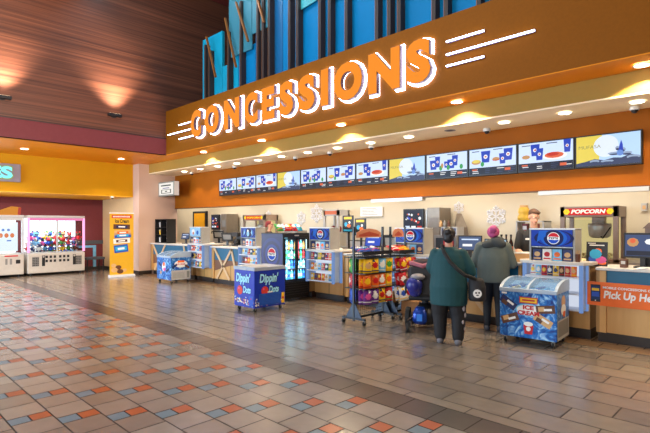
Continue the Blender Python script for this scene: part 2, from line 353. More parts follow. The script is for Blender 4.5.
for x0, x1, z in [(-12.0, -11.2, 4.33), (-12.62, -11.2, 4.14), (-12.0, -11.2, 3.95), (-3.83, -3.22, 4.42), (-3.83, -2.5, 4.22), (-3.83, -3.22, 4.045)]:
    MB().box(x0+7.7, x1+7.7, -.05, -.03, z-4.2-.010, z-4.2+.010, HAL).box(x0+7.7, x1+7.7, -.03, -.001, z-4.2-.018, z-4.2+.018, mat('lilac_channel', '7a6f9c', .4)).build('speed_line', sg)

# ------------------------------------------------------------------ ceiling fixtures
LENS = glow('downlight_lens', 'fff3dc', 14)
def mk_down(label, loc, group):
    t = thing('downlight', label, 'ceiling light', loc, 0, group)
    r = MB(); n = 24
    vs = [(q*math.cos(2*PI*i/n), q*math.sin(2*PI*i/n), z) for q, z in ((.11, -.004), (.085, -.008)) for i in range(n)]
    r.add(vs, [(i, (i+1) % n, n+(i+1) % n, n+i) for i in range(n)], 'white'); r.build('trim_ring', t)
    MB().disc(Fr((0, 0, -.006), X, -Y), 0, 0, .086, 0, LENS).build('lens', t)
    return t
outer = None
for i, x in enumerate((-11.48, -8.95, -6.43, -3.90, -1.36, 1.17)):
    lab = 'recessed downlight in the orange soffit under the sign board, %s from left' % ORD[i]
    outer = mk_down(lab, (x, 7.03, 3.594), 'downlights under the sign board') if outer is None else dup(outer, (x, 7.03, 3.594), label=lab)
    lamp('SPOT', (x, 7.05, 3.57), 200, (1, .78, .48), aim=(x, 7.05, 0), spot_size=math.radians(131), spot_blend=.18, shadow_soft_size=.05)
for i, x in enumerate([-13.68+.9335*k for k in range(14)]):
    if i == 10: continue
    lab = 'recessed downlight in the cream ceiling over the counter, %s from left' % ORD[i if i < 10 else i-1]
    dup(outer, (x, 7.69, 3.292), label=lab, group='downlights over the counter')
    lamp('SPOT', (x, 7.69, 3.27), 60, WARM, aim=(x, 7.69, 0), spot_size=math.radians(110), spot_blend=.5, shadow_soft_size=.05)
for i, (x, y) in enumerate([(-14.42, 1.0), (-14.42, 3.5), (-14.5, 6.06)]):
    if i: dup(outer, (x, y, 3.606), label='round recessed downlight in the orange ceiling %s' % ('above the claw machines', 'beside the beige column')[i-1], group='downlights near the arcade')
    lamp('SPOT', (x, y, 3.57), 150, WARM, aim=(x, y, 0), spot_size=math.radians(120), spot_blend=.5, shadow_soft_size=.05)
dome = None
for i, (x, y) in enumerate([(-13.75, 8.0), (-11.42, 8.0), (-8.84, 8.0), (-7.66, 8.0), (-6.44, 8.0), (-3.86, 8.0), (-1.64, 8.0)]):
    lab = 'small white dome security camera hanging over the menu screens, %s from the left' % ORD[i]
    if dome is None:
        dome = thing('dome_camera', lab, 'security camera', (x, y, 3.296), 0, 'dome cameras over the menu screens')
        MB().lathe([(.06, 0), (.065, -.03), (.06, -.05)][::-1], (0, 0, 0), 'white').build('housing', dome, smooth=False)
        MB().ell((0, 0, -.055), (.045, .045, .04), 'black').build('dome', dome, smooth=True)
    else: dup(dome, (x, y, 3.296), label=lab)
t = thing('dome_camera', 'small dome camera at the corner of the yellow wall above the ice cream banner', 'security camera', (-15.75, 6.3, 2.54))
MB().lathe([(.05, -.05), (.06, -.03), (.06, 0)], (0, 0, 0), 'white').build('housing', t); MB().ell((0, 0, -.05), (.04, .04, .035), 'black').build('dome', t, smooth=True)
t = tag(MB().disc(Fr((-4.40, 7.69, 3.292), X, -Y), 0, 0, .1, 0, 'grey').disc(Fr((-4.40, 7.69, 3.292), X, -Y), 0, 0, .06, .002, 'dark').build('ceiling_speaker'), 'unlit grey round grille in the cream ceiling over the counter', 'speaker')
# wall uplights on the wooden wall
for i, (y, lab) in enumerate([(2.66, 'black wall uplight on the wooden wall at the left edge'), (5.15, 'black wall uplight on the wooden wall near the sign board')]):
    t = thing('wall_uplight', lab, 'wall light', (-12.78, y, 4.49), 0, 'uplights on the wooden wall')
    MB().box(0, .12, -.17, .17, -.04, .03, 'black').box(-.02, 0, -.06, .06, -.06, .05, 'dark').build('housing', t, bevel=.008)
    MB().box(.02, .10, -.14, .14, .031, .034, glow('uplight_lens', 'ffe3b8', 4)).build('lens', t)
    lamp('SPOT', (-12.42, y+.05, 4.5), 620, (1, .88, .72), aim=(-12.85, y-.1, 6.2), spot_size=math.radians(95), spot_blend=1, shadow_soft_size=.08)

# ------------------------------------------------------------------ menu screens
SW = .905
s_bg = glow('menu_pale_blue', 'd0e2ff', 1.12); s_dk = glow('menu_dark_band', '0c1c3c', .6); s_bl = glow('menu_blue', '1f45c8', .9)
s_wh = glow('menu_white', 'ffffff', 1.0); s_or = glow('menu_orange', 'f0683c', .9); s_rd = glow('menu_red', 'd8301c', .9); s_gn = glow('menu_green', '3fb25a', .8)
s_ye = glow('film_yellow', 'f4dc5a', .95); s_sk = glow('film_sky', 'b8d8ff', 1.1); s_mn = glow('film_moon', 'e6f0ff', 1.05); s_rk = glow('film_rock', '40507c', .7); s_rk2 = glow('film_pale_rock', 'a9c0e2', .8)
s_tx = glow('menu_text', '3a4c78', .7); s_tan = glow('menu_tan', 'd9a065', .85)
def cup(mb, f, cx, y0, w, h, d):
    w, h = w*1.25, h*1.2
    mb.poly(f, [(cx-w*.38, y0), (cx+w*.38, y0), (cx+w/2, y0+h), (cx-w/2, y0+h)], d, s_bl)
    mb.disc(f, cx, y0+h*.5, w*.22, d+.0006, s_wh, n=12); mb.rect(f, cx-w*.1, cx+w*.1, y0+h*.44, y0+h*.56, d+.001, s_rd)
def film_still(mb, f):
    w, h = SW-.05, .455
    mb.rect(f, 0, w, 0, h, 0, s_ye); mb.poly(f, [(w*.36, 0), (w, 0), (w, h), (w*.42, h)], .0006, s_sk)
    mb.disc(f, w*.48, h*.62, .17, .0012, s_mn, ry=.165)
    mb.text(f, 'MUFASA', w*.04, h*.58, w*.36, .05, .0018, glow('film_title', 'a8a25c', .8))
    mb.poly(f, [(0, 0), (w, 0), (w, h*.22), (w*.85, h*.30), (w*.72, h*.2), (w*.6, h*.22), (w*.45, h*.16), (w*.3, h*.22), (w*.16, h*.15), (0, h*.1)], .0018, s_rk)
    for cx, cy, rx, ry in [(.30, .14, .07, .025), (.5, .12, .09, .02), (.62, .36, .1, .02), (.72, .46, .06, .035), (.9, .2, .09, .03), (.8, .34, .07, .025), (.66, .52, .03, .03)]:
        mb.disc(f, w*cx, h*cy, rx, .0024, s_rk2, ry=ry, n=9); mb.disc(f, w*cx, h*cy-.018, rx*.8, .003, s_rk, ry=ry*.6, n=7)
    mb.poly(f, [(w*.66, h*.3), (w*.75, h*.3), (w*.74, h*.62), (w*.715, h*.78), (w*.69, h*.6)], .0036, s_bl)
    mb.disc(f, w*.7, h*.36, .045, .004, glow('film_blue', '6f9ae8', .9), n=8)
def menu(mb, f, kind):
    w, h = SW-.05, .455
    mb.rect(f, 0, w, 0, h, 0, s_bg); mb.rect(f, 0, w, 0, h*.27, .0006, s_dk)
    mb.rect(f, .05, .19, h*.9, h*.93, .001, s_tx); mb.rect(f, .45, .62, h*.92, h*.95, .001, s_tx)
    for k in range(3):
        for c in (.06, .30, .52, .72): mb.rect(f, c, c+.13*random.uniform(.6, 1), h*(.05+.07*k), h*(.075+.07*k), .0012, random.choice([s_tx, s_wh, s_tx]))
    mb.rect(f, .05, .15, h*.17, h*.22, .0014, s_or); mb.rect(f, .66, .76, h*.10, h*.2, .0014, s_or)
    if kind == 0:
        cup(mb, f, .15, h*.36, .13, .15, .001); cup(mb, f, .24, h*.45, .09, .17, .0016); cup(mb, f, .53, h*.36, .13, .14, .001); cup(mb, f, .61, h*.46, .1, .16, .0016); cup(mb, f, .43, h*.4, .08, .1, .001)
        for cx in (.31, .47, .74): mb.disc(f, cx, h*.4, .035, .002, s_gn, ry=.05, n=8)
        mb.disc(f, .34, h*.5, .03, .002, s_tan, ry=.05, n=6)
    elif kind == 1:
        mb.disc(f, .13, h*.5, .09, .001, s_tan, ry=.045); mb.disc(f, .13, h*.53, .075, .0016, s_ye, ry=.03)
        cup(mb, f, .31, h*.46, .14, .17, .001); mb.disc(f, .25, h*.4, .035, .002, s_gn, ry=.045, n=8)
        mb.disc(f, .5, h*.56, .07, .001, s_tan, ry=.035, n=8); mb.rect(f, .44, .56, h*.5, h*.53, .0016, s_rd); cup(mb, f, .62, h*.36, .1, .15, .001); cup(mb, f, .72, h*.48, .13, .17, .0016)
    else:
        mb.disc(f, .12, h*.5, .07, .001, s_tan, ry=.035, n=8); cup(mb, f, .27, h*.52, .12, .16, .001); cup(mb, f, .34, h*.36, .1, .16, .0016)
        mb.disc(f, .58, h*.47, .19, .001, s_wh, ry=.06); mb.disc(f, .57, h*.5, .15, .0016, s_or, ry=.05, n=11); mb.disc(f, .55, h*.53, .1, .002, s_rd, ry=.03, n=7); cup(mb, f, .77, h*.56, .09, .17, .0024)
desc = ['menu screen with blue cups in two groups', 'menu screen with a sandwich and blue cups', 'menu screen with a red pasta dish and blue cups', 'screen with a yellow film still of pale rocks']
for i in range(12):
    k = i % 4; x0 = -12.43 + SW*i
    t = thing('menu_screen', '%s, %s from left of twelve' % (desc[k], ORD[i]), 'screen', (x0, 8.2, 2.74), 0, 'menu screens over the counter')
    MB().box(.004, SW-.004, -.06, .02, -.25, .25, 'black').build('bezel', t, bevel=.004)
    f = FY(.025, -.061, -.225); mb = MB()
    film_still(mb, f) if k == 3 else menu(mb, f, k)
    mb.build('display', t)

# ------------------------------------------------------------------ service counter
CTZ = 1.03; UX = [-12.1, -9.63, -7.15, -4.9, -2.48]
WT = mat('pale_stone_worktop', 'cdc8c2', .35, var=.15, scale=60)
segs = [(-15.22, -12.62, 'far left run by the column'), (-11.58, -10.15, 'run between the two far display units'), (-9.11, -7.68, 'run behind the drink cooler'), (-6.62, -5.42, 'run behind the snack racks'), (-4.38, -3.0, 'run in front of the two customers'), (-1.96, 3.8, 'right hand run with the pick up banner')]
for si, (x0, x1, lab) in enumerate(segs):
    t = thing('service_counter', 'maple front service counter with pale top, '+lab, 'counter', (x0, 7.38, 0), 0, 'service counter runs')
    L = x1-x0; n = 1 if L < 3.5 else 3
    MB().box(.002, L-.002, .0, .58, .14, CTZ-.04, 'wood').build('cabinet', t)
    MB().box(0, L, -.08, .64, CTZ-.04, CTZ, WT).build('worktop', t, bevel=.008)
    MB().box(0, L, .05, .55, 0, .14, DK).build('toe_kick', t)
    if si == 5:
        mb = MB().box(.05, L-.05, -.012, 0, .80, CTZ-.045, 'tealp'); mb.build('teal_panel', t)
        for a in (.74, 2.2, 3.6): MB().box(a, a+.12, -.03, -.012, .14, CTZ-.045, 'woodstick').build('wood_strip', t)
        MB().box(0, .12, -.035, 0, .14, CTZ-.045, 'wood').build('pillar', t)
    else:
        MB().box(0, .1, -.035, 0, .14, CTZ-.045, 'wood').build('pillar', t)
        f = FY(0, 0, 0)
        MB().prism(f, [(.12, .62), (L-.05, .66), (L-.05, .98), (.12, .98)], 0, .010, 'tealp').build('teal_panel', t)
        MB().prism(f, [(.12, .36), (L*.55, .52), (L-.05, .60), (L-.05, .66), (.12, .66)], 0, .011, 'rust').build('mural_panel', t)
        for (a, za, b, zb) in [(.12, .98, .85, .15), (.95, .98, .25, .15), (L-.5, .98, L-.22, .15)]:
            MB().bar((a, -.024, za), (b, -.024, zb), .07, .022, 'woodstick', side=(0, 1, 0)).build('crossed_strip', t)
# mobile pick up banner
t = thing('pickup_banner', 'orange banner reading MOBILE CONCESSIONS ORDERS Pick Up Here on the counter front', 'banner', (-2.07, 7.335, .505))
MB().box(0, 2.2, .0, .008, 0, .322, 'orange').build('vinyl', t)
f = FY(0, -.001, 0); mb = MB()
PW = K('paper')
mb.rect(f, .045, .165, .05, .285, .001, 'black'); mb.rect(f, .053, .157, .08, .265, .002, glow('phone_screen', '16335e', .6)); mb.rect(f, .06, .15, .20, .235, .003, 'yellow'); mb.rect(f, .06, .15, .12, .185, .003, 'blue'); mb.disc(f, .105, .066, .008, .003, PW)
mb.text(f, 'MOBILE CONCESSIONS ORDERS', .195, .235, .70, .032, .002, PW, .03)
mb.text(f, 'Pick Up Here', .20, .075, .66, .135, .002, PW, .035, slant=.12)
mb.build('lettering', t)

# ------------------------------------------------------------------ packs
_bag = {}
def bag_obj(name, ca, cb, w=.15, h=.2, d=.05):
    k = (ca, cb, w, h, d)
    if k not in _bag:
        mb = MB(); nx, nz = 10, 14; mb._mi(ca); mb._mi(cb); cc = random.choice(['white', 'yellow', 'navy', 'red', 'green', 'tan']); ox_, oz_ = random.uniform(-.3, .3), random.uniform(-.2, .3)
        for sgn in (-1, 1):
            vs = []
            for j in range(nz+1):
                for i in range(nx+1):
                    a, b = i/nx*2-1, j/nz*2-1
                    bul = max(0, (1-abs(a)**2.2))*max(0, (1-abs(b)**3))
                    wr = 1-.05*bul; vs.append((a*w/2*wr, sgn*(.002+d/2*bul**.6), h/2+b*h/2))
            q = lambda i, j: j*(nx+1)+i
            for j in range(nz):
                for i in range(nx):
                    fc = (q(i, j), q(i+1, j), q(i+1, j+1), q(i, j+1))
                    u_, w_ = (i+.5)/nx*2-1, (j+.5)/nz*2-1
                    mc = cb if (u_*.9)**2+((w_-.1)*1.5)**2 < .42 else (cc if (w_ < -.5 and j > 1) or ((u_-ox_)*2)**2+((w_-.55-oz_)*3)**2 < .4 else ca)
                    mb.add([vs[z] for z in fc], [(0, 1, 2, 3) if sgn < 0 else (3, 2, 1, 0)], mc)
        bm = bmesh.new(); me0 = mb.build('tmp').data; bpy.data.objects.remove(bpy.data.objects['tmp'])
        bm.from_mesh(me0); bmesh.ops.remove_doubles(bm, verts=bm.verts, dist=.0005); bm.to_mesh(me0); bm.free(); me0.name = 'snack_bag'
        me0.polygons.foreach_set('use_smooth', [True]*len(me0.polygons)); _bag[k] = me0
    o = bpy.data.objects.new(name, _bag[k]); COL.objects.link(o); return o
_bx = {}
def pack_obj(name, ca, cb, w, h, d):
    k = (ca, cb, w, h, d)
    if k not in _bx:
        mb = MB().box(-w/2, w/2, -d/2, d/2, 0, h, ca); f = FY(-w/2, -d/2, 0)
        mb.disc(f, w/2, h*.55, w*.33, .001, cb, ry=h*.22, n=12); mb.rect(f, w*.1, w*.9, h*.12, h*.24, .001, cb)
        o = mb.build(name); _bx[k] = o.data; return o
    o = bpy.data.objects.new(name, _bx[k]); COL.objects.link(o); return o
CN = {'red': 'red', 'yellow': 'yellow', 'orange': 'orange', 'blue': 'blue', 'green': 'green', 'purple': 'purple', 'lblue': 'pale blue', 'white': 'white', 'navy': 'navy', 'cyan': 'cyan', 'tan': 'tan', 'brown': 'brown', 'pink': 'pink', 'maroon': 'maroon'}
# ------------------------------------------------------------------ display units along the counter
def soda_logo(mb, f, cx, cy, r, d, txt='PEPSI'):
    wh, rd, bl = glow('logo_white', 'ffffff', .9), glow('logo_red', 'e01b2f', .8), glow('logo_blue', '0a4fd0', .8)
    mb.disc(f, cx, cy, r, d, wh); q = r*.9
    mb.poly(f, [(cx+q*math.cos(a), cy+q*math.sin(a)) for a in [math.radians(12+156*i/14) for i in range(15)]] + [(cx-q*.4, cy+q*.3), (cx+q*.3, cy+q*.26)], d+.001, rd)
    mb.poly(f, [(cx+q*math.cos(a), cy+q*math.sin(a)) for a in [math.radians(196+150*i/14) for i in range(15)]] + [(cx+q*.35, cy-q*.34), (cx-q*.4, cy-q*.28)], d+.001, bl)
    mb.text(f, txt, cx-r*.72, cy-r*.17, r*1.44, r*.34, d+.002, glow('logo_text', '101830', .2), .03)
sc_b = glow('screen_blue', '0c3fb8', .75); sc_b2 = glow('screen_mid_blue', '1568d8', .8); sc_n = glow('screen_navy', '0a1c66', .6); sc_l = glow('screen_light', '9fd4ff', .9)
def display_unit(i):
    lab = ['lit display unit with a pale blue picture screen nearest the beige column', 'lit display unit with a blue screen of a white figure, left of the cooler', 'lit display unit just right of the black drink cooler', 'lit display unit with a round soda logo screen behind the snack racks', 'lit display unit with a round soda logo screen behind the ice cream freezer'][i]
    t = thing('display_unit', lab, 'display stand', (UX[i], 7.38, 0), 0, 'display units on the counter')
    pale = mat('white_shelf', 'dfe3ea', .4); litc = glow('blue_lit_column', '86aef0', .6)
    MB().box(-.42, .42, .04, .58, .14, 1.04, 'wood').build('cabinet', t)
    MB().box(-.42, .42, .08, .55, 0, .14, DK).build('toe_kick', t)
    f = Fr((0, 0, 1.05), X, Y)
    MB().prism(f, [(-.5, .62), (-.5, -.12), (-.42, -.24), (-.22, -.30), (0, -.32), (.22, -.30), (.42, -.24), (.5, -.12), (.5, .62)], 0, .045, WT).build('worktop', t, bevel=.006)
    for z in (.42, .64, .86): MB().box(-.37, .37, -.25, .04, z, z+.02, pale).build('shelf', t)
    MB().box(-.37, .37, .02, .04, .44, 1.05, glow('shelf_back_light', 'e4ecff', .8)).build('back_panel', t)
    for s in (-1, 1): MB().box(s*.385-.02, s*.385+.02, -.25, -.19, .40, 1.05, litc).box(s*.385-.02, s*.385+.02, -.02, .04, .40, 1.05, litc).box(s*.385-.006, s*.385+.006, -.19, -.02, .42, 1.05, mat('pale_blue_acrylic', 'b4c8e4', .3, var=.05, alpha=.6)).build('side_column', t)
    # upper case with the screen
    gs = mat('grey_case_side', '9c9a96', .45)
    c = MB().box(-.31, -.285, -.235, .05, 1.095, 1.55, gs).box(.285, .31, -.235, .05, 1.095, 1.55, gs).box(-.31, .31, -.24, .05, 1.54, 1.56, pale).box(-.285, .285, .03, .05, 1.095, 1.54, 'grey').box(-.285, .285, -.22, .03, 1.285, 1.297, pale)
    c.build('screen_case', t)
    sp = MB().box(-.285, .285, -.24, -.22, 1.30, 1.54, 'black'); f = FY(0, -.241, 0)
    if i != 0:
        sp.rect(f, -.28, .28, 1.305, 1.535, .0005, sc_b)
        for k, (r, m) in enumerate([(.27, sc_n), (.225, sc_b), (.18, sc_b2), (.135, sc_n)]): sp.disc(f, .03, 1.42, r, .001+.0004*k, m, ry=min(r, .114))
        sp.poly(f, [(-.2, 1.36), (-.08, 1.44), (-.06, 1.53), (-.17, 1.52)], .003, sc_b2)
    if i in (3, 4, 2): soda_logo(sp, f, .03, 1.42, .085, .004)
    if i == 1:
        sp.disc(f, 0, 1.40, .05, .004, sc_l, ry=.07); sp.disc(f, 0, 1.47, .03, .005, glow('logo_white', 'ffffff', .9)); sp.poly(f, [(-.18, 1.35), (-.12, 1.42), (-.16, 1.5)], .004, sc_l); sp.poly(f, [(.18, 1.35), (.16, 1.5), (.12, 1.42)], .004, sc_l)
    if i == 0:
        sp.rect(f, -.28, .28, 1.305, 1.535, .0005, sc_l); sp.disc(f, -.1, 1.42, .08, .001, glow('logo_white', 'ffffff', .9)); sp.disc(f, .12, 1.40, .06, .001, sc_b2); sp.disc(f, -.1, 1.38, .04, .002, glow('screen_coral', 'e8806a', .7))
    sp.build('screen', t)
    return t
UN = ['the display unit by the beige column', 'the display unit left of the drink cooler', 'the display unit right of the drink cooler', 'the display unit behind the snack racks', 'the display unit behind the ice cream freezer']
SH = ['lowest', 'middle', 'top']
cols = ['white', 'lblue', 'red', 'navy', 'yellow', 'brown', 'red', 'orange']
for i in range(5):
    display_unit(i)
    for si, z in enumerate((.44, .66, .88)):
        if i in (3, 4) and si < 2: continue                                   # wholly behind the freezer and the racks
        n = 8 if i == 4 else 6
        for k in range(n):
            w = .64/n; ca = cols[(k+i*2+si*3) % 8] if i != 4 else cols[k]
            o = bag_obj('snack_bag', ca, random.choice(['white', 'yellow', 'navy', 'tan']), w*.95, .145, .035)
            o.location = (UX[i]-.32+w*(k+.5), 7.20, z+.003); o.rotation_euler = (random.uniform(-.12, -.02), 0, random.uniform(-.1, .1))
            tag(o, '%s snack bag, %s from left, %s shelf, %s' % (CN[ca], ORD[k], SH[si], UN[i].replace('the display unit', 'display unit').replace('the ', '')), 'snack bag', 'snack bags on the lit shelves')
    for k, (ca, cb) in enumerate([('navy', 'tan'), ('white', 'red'), ('lblue', 'orange'), ('navy', 'tan')]):
        o = pack_obj('snack_box', ca, cb, .125, .165, .05); o.location = (UX[i]-.205+.137*k, 7.19, 1.097)
        tag(o, '%s snack box, %s from left under the screen, %s' % (CN[ca], ORD[k], UN[i].replace('the display unit', 'display unit').replace('the ', '')), 'box', 'snack boxes under the screens')

# ------------------------------------------------------------------ ice cream freezers
def burst_mat():
    if 'ice_burst' in _m: return _m['ice_burst']
    m = mat('ice_burst', '1f6fc0', .3, var=0); nt = m.node_tree; b = nt.nodes['Principled BSDF']
    tc = nt.nodes.new('ShaderNodeTexCoord'); n = nt.nodes.new('ShaderNodeTexNoise'); n.inputs['Scale'].default_value = 7; n.inputs['Detail'].default_value = 6; n.inputs['Distortion'].default_value = 2.5
    cr = nt.nodes.new('ShaderNodeValToRGB'); e = cr.color_ramp.elements
    e[0].position = .34; e[0].color = lin('0b2f7c')+(1,); e[1].position = .74; e[1].color = lin('bfe8fa')+(1,); x = e.new(.52); x.color = lin('1c74c4')+(1,)
    nt.links.new(tc.outputs['Object'], n.inputs['Vector']); nt.links.new(n.outputs[0], cr.inputs[0]); nt.links.new(cr.outputs[0], b.inputs['Base Color'])
    return m
ICE = burst_mat
def wheels(t, pts, r=.035):
    for x, y in pts: MB().cyl((x-.012, y, r), (x+.012, y, r), r, 'rubber', 14).box(x-.02, x+.02, y-.012, y+.012, r, r+.05, 'grey').build('caster', t)
def freezer(label, loc, rz, w, d, big):
    t = thing('ice_cream_freezer', label, 'freezer', loc, rz)
    body = MB().box(0, w, 0, d, .09, .71, ICE()); body.build('cabinet', t, bevel=.012)
    prof = [(0, .71), (0, .745), (.05, .785), (.14, .825), (.27, .85), (d*.6, .862), (d-.06, .865), (d, .85), (d, .71)]
    rail = mat('pale_blue_grey_rim', 'a9b8c8', .35)
    for x0, x1 in ((-.005, .035), (w-.035, w+.005), (w/2-.012, w/2+.012)):
        MB().prism(Fr((x0, 0, 0), Y, Z), prof, 0, x1-x0, rail).build('lid_rim', t)
    MB().box(0, w, -.012, .03, .70, .75, rail).build('top_frame', t, bevel=.006)
    MB().box(0, w, d-.05, d, .71, .862, rail).build('rear_rail', t, bevel=.006)
    gp = prof[1:7]; gl = MB(); gm = mat('freezer_glass', 'a8cdee', .06, trans=.75, var=0)
    for (y0, z0), (y1, z1) in zip(gp[:-1], gp[1:]): gl.add([(.03, y0+.004, z0-.006), (w-.03, y0+.004, z0-.006), (w-.03, y1, z1-.006), (.03, y1, z1-.006)], [(0, 1, 2, 3)], gm)
    gl.build('glass_lid', t)
    MB().box(.04, w-.04, .04, d-.06, .712, .72, glow('freezer_interior', 'b8dcff', .5)).build('inner_tray', t)
    inner = MB()
    for k in range(10):
        inner.obox((.1+(w-.2)*random.random(), .12+(d-.3)*random.random(), .735), (.12, .05, .02), random.choice(['white', 'lblue', 'blue', 'tan']), Euler((0, 0, random.random()*3)))
    o = inner.build('ice_cream_packs', t); o['kind'] = 'stuff'
    f = FY(0, -.001, 0); a = MB(); cx = w*.52
    RW = K('paper')
    if big:
        a.rrect(f, cx, .60, w*.32, .085, 0, .001, 'red'); a.rrect(f, cx, .60, w*.29, .06, 0, .002, 'yellow'); a.rect(f, cx-w*.11, cx+w*.11, .59, .612, .003, 'red')
        a.disc(f, cx, .47, .17, .0015, 'lblue', ry=.085); a.disc(f, cx, .47, .15, .0018, RW, ry=.07); a.text(f, 'ICE', cx-.07, .475, .14, .06, .005, 'red', .05); a.text(f, 'CREAM', cx-.14, .40, .28, .06, .005, 'red', .05)
        for x, y, an, m1, m2 in [(.12, .55, -.6, 'navy', 'brown'), (.14, .34, .35, 'brown', 'tan'), (w-.14, .50, .12, 'brown', 'tan'), (w-.17, .35, -.5, 'tan', 'brown')]:
            a.rrect(f, x, y, .235, .105, an, .002, m1); a.rrect(f, x-.05, y, .08, .06, an, .003, m2); a.rrect(f, x+.03, y, .1, .03, an, .0035, RW)
        a.poly(f, [(cx-.05, .15), (cx+.05, .15), (cx+.065, .27), (cx-.065, .27)], .002, 'red'); a.disc(f, cx, .285, .06, .0025, 'white', ry=.03); a.disc(f, cx, .22, .03, .003, RW)
        a.rect(f, .03, .10, .665, .69, .002, 'white')
    else:
        a.disc(f, cx, .45, .1, .002, RW, ry=.13); a.disc(f, cx, .52, .06, .003, 'orange'); a.disc(f, cx+.03, .38, .07, .0034, 'pink', ry=.05); a.rrect(f, w*.25, .5, .18, .07, -.5, .003, 'navy'); a.rrect(f, w*.78, .36, .18, .07, .5, .003, 'navy'); a.disc(f, w*.3, .28, .05, .003, 'tan'); a.rrect(f, w*.8, .56, .14, .06, -.4, .003, 'lblue')
    a.build('front_graphic', t)
    f = FX(w+.001, 0, 0); a = MB()
    a.rect(f, .02, d-.02, .10, .36, .001, 'lgrey')
    if not big:
        a.disc(f, d*.5, .53, .2, .001, RW, ry=.10); a.rrect(f, d*.5, .60, .2, .06, 0, .002, 'orange'); a.text(f, 'ICE CREAM', d*.5-.12, .5, .24, .045, .003, 'red', .03); a.rrect(f, .12, .48, .16, .06, .6, .003, 'navy'); a.rrect(f, d-.12, .45, .16, .06, -.6, .003, 'brown'); a.rrect(f, d*.3, .42, .12, .05, -.2, .004, 'blue')
        for k in range(7): a.rect(f, .05, d-.2, .14+.025*k, .148+.025*k, .002, 'grey')
        a.rect(f, d-.13, d-.06, .14, .32, .002, 'grey')
    else:
        a.disc(f, d*.5, .58, .1, .001, 'tan', ry=.09); a.disc(f, d*.5, .48, .12, .0015, RW, ry=.07); a.disc(f, d*.55, .42, .06, .002, 'orange', ry=.04)
        a.rect(f, .05, d-.05, .14, .34, .002, 'grey')
    a.build('side_graphic', t)
    wheels(t, [(.06, .06), (w-.06, .06), (.06, d-.06), (w-.06, d-.06)])
    return t
freezer('blue ice cream freezer with curved glass lid standing before the nearest display unit', (-2.93, 6.46, 0), .07, .74, .60, True)
freezer('blue ice cream freezer with curved lid beside the beige column', (-13.04, 6.47, 0), 0, .80, .62, False)

# dotted ice cream chest
t = thing('dot_ice_cream_chest', 'royal blue ice cream chest with dot ice cream logos in front of the drink cooler', 'freezer', (-7.68, 5.37, 0), 0)
w, d = .63, .74
RB = mat('royal_blue_wrap', '0e2fa6', .35, var=.1); MB().box(0, w, 0, d, .08, .765, RB).build('cabinet', t, bevel=.01)
MB().box(-.01, w+.01, -.01, d+.01, .765, .83, mat('pale_lid', 'a2abb8', .35)).box(.05, w-.05, .05, d*.5, .83, .842, 'lgrey').build('lid', t, bevel=.008)
MB().box(.2, .4, -.022, -.008, .78, .80, 'steel').build('handle', t)
for nm, f, L in (('front_graphic', FY(0, -.001, 0), w), ('side_graphic', FX(w+.001, 0, 0), d)):
    a = MB(); PB = mat('logo_pale_blue', '9fdcf4', .4); NV = mat('logo_dark_navy', '081552', .4)
    dx = -.03 if nm == 'front_graphic' else -.06
    for q, m, bo, dd in ((.012, NV, .09, .001), (0, PB, .04, .002)):
        if L > .7: dx = -.03
        a.text(f, "Dippin'", L*.5-.23+dx-q, .49-q, .43+2*q, .22+2*q, dd, m, bo, slant=.12); a.text(f, 'Dots', L*.5-.0+dx-q, .34-q, .23+2*q, .13+2*q, dd, m, bo, slant=.1)
    a.disc(f, L*.5-.10+dx, .385, .085, .003, mat('logo_red_dot', 'd33a28', .4)); a.disc(f, L*.5-.13+dx, .42, .02, .004, 'pink')
    for k in range(90):
        x = random.uniform(.02, L-.02); y = .10+abs(random.gauss(0, .055)) + (.08*(1-x/L) if nm == 'front_graphic' else .02)
        if y > .3: continue
        a.disc(f, x, y, random.uniform(.008, .017), .002+.00005*k, random.choice(['white', 'yellow', 'orange', 'lblue', 'tan', 'brown', 'white']), n=8)
    if nm == 'side_graphic':
        a.rect(f, .10, d-.12, .12, .34, .009, mat('vent_blue', '1550b0', .5)); a.rect(f, .3, .42, .345, .37, .009, 'white')
        for k in range(8): a.rect(f, .12, d-.14, .135+.025*k, .140+.025*k, .0095, 'navy')
        a.rect(f, d-.10, d-.03, .12, .32, .009, 'yellow'); a.disc(f, d-.065, .22, .025, .01, 'red')
    else: a.rect(f, L-.16, L-.02, .12, .3, .009, 'blue'); a.disc(f, L-.09, .25, .015, .01, 'red')
    a.build(nm, t)
wheels(t, [(.07, .07), (w-.07, .07), (.07, d-.07), (w-.07, d-.07)])

# ------------------------------------------------------------------ drink cooler
cx0, cx1, cy0, cy1, CH = -8.33, -7.60, 6.53, 7.285, 1.44
t = thing('drink_cooler', 'black glass door drink cooler full of bottles beside the blue chest', 'drink cooler', (cx0, cy0, 0), 0)
w, d = cx1-cx0, cy1-cy0
BK = K('black')
MB().box(0, w, 0, .03, .06, CH, BK).box(0, w, d-.03, d, .06, CH, BK).box(0, .03, .03, d-.03, .06, CH, BK).box(.03, w, .03, d-.03, 1.34, CH, BK).box(.03, w-.01, .03, d-.03, .06, .42, BK).build('case', t, bevel=.006)
MB().box(.031, .04, .03, d-.03, .42, 1.34, glow('cooler_back_light', '8fdcf6', 2.4)).build('back_panel', t)
MB().box(w-.05, w-.03, .04, .06, .44, 1.32, glow('cooler_tube', 'd8f6ff', 2.5)).box(w-.05, w-.03, d-.06, d-.04, .44, 1.32, glow('cooler_tube', 'd8f6ff', 2.5)).build('light_tube', t)
lamp('AREA', (cx1-.06, (cy0+cy1)/2, .88), 7, (.8, .95, 1), aim=(cx0, (cy0+cy1)/2, .88), shape='RECTANGLE', size=.6, size_y=.8)
gr = MB()
for k in range(6): gr.box(w-.01, w+.012, .05, d-.05, .12+.05*k, .145+.05*k, 'dark')
gr.build('grille', t)
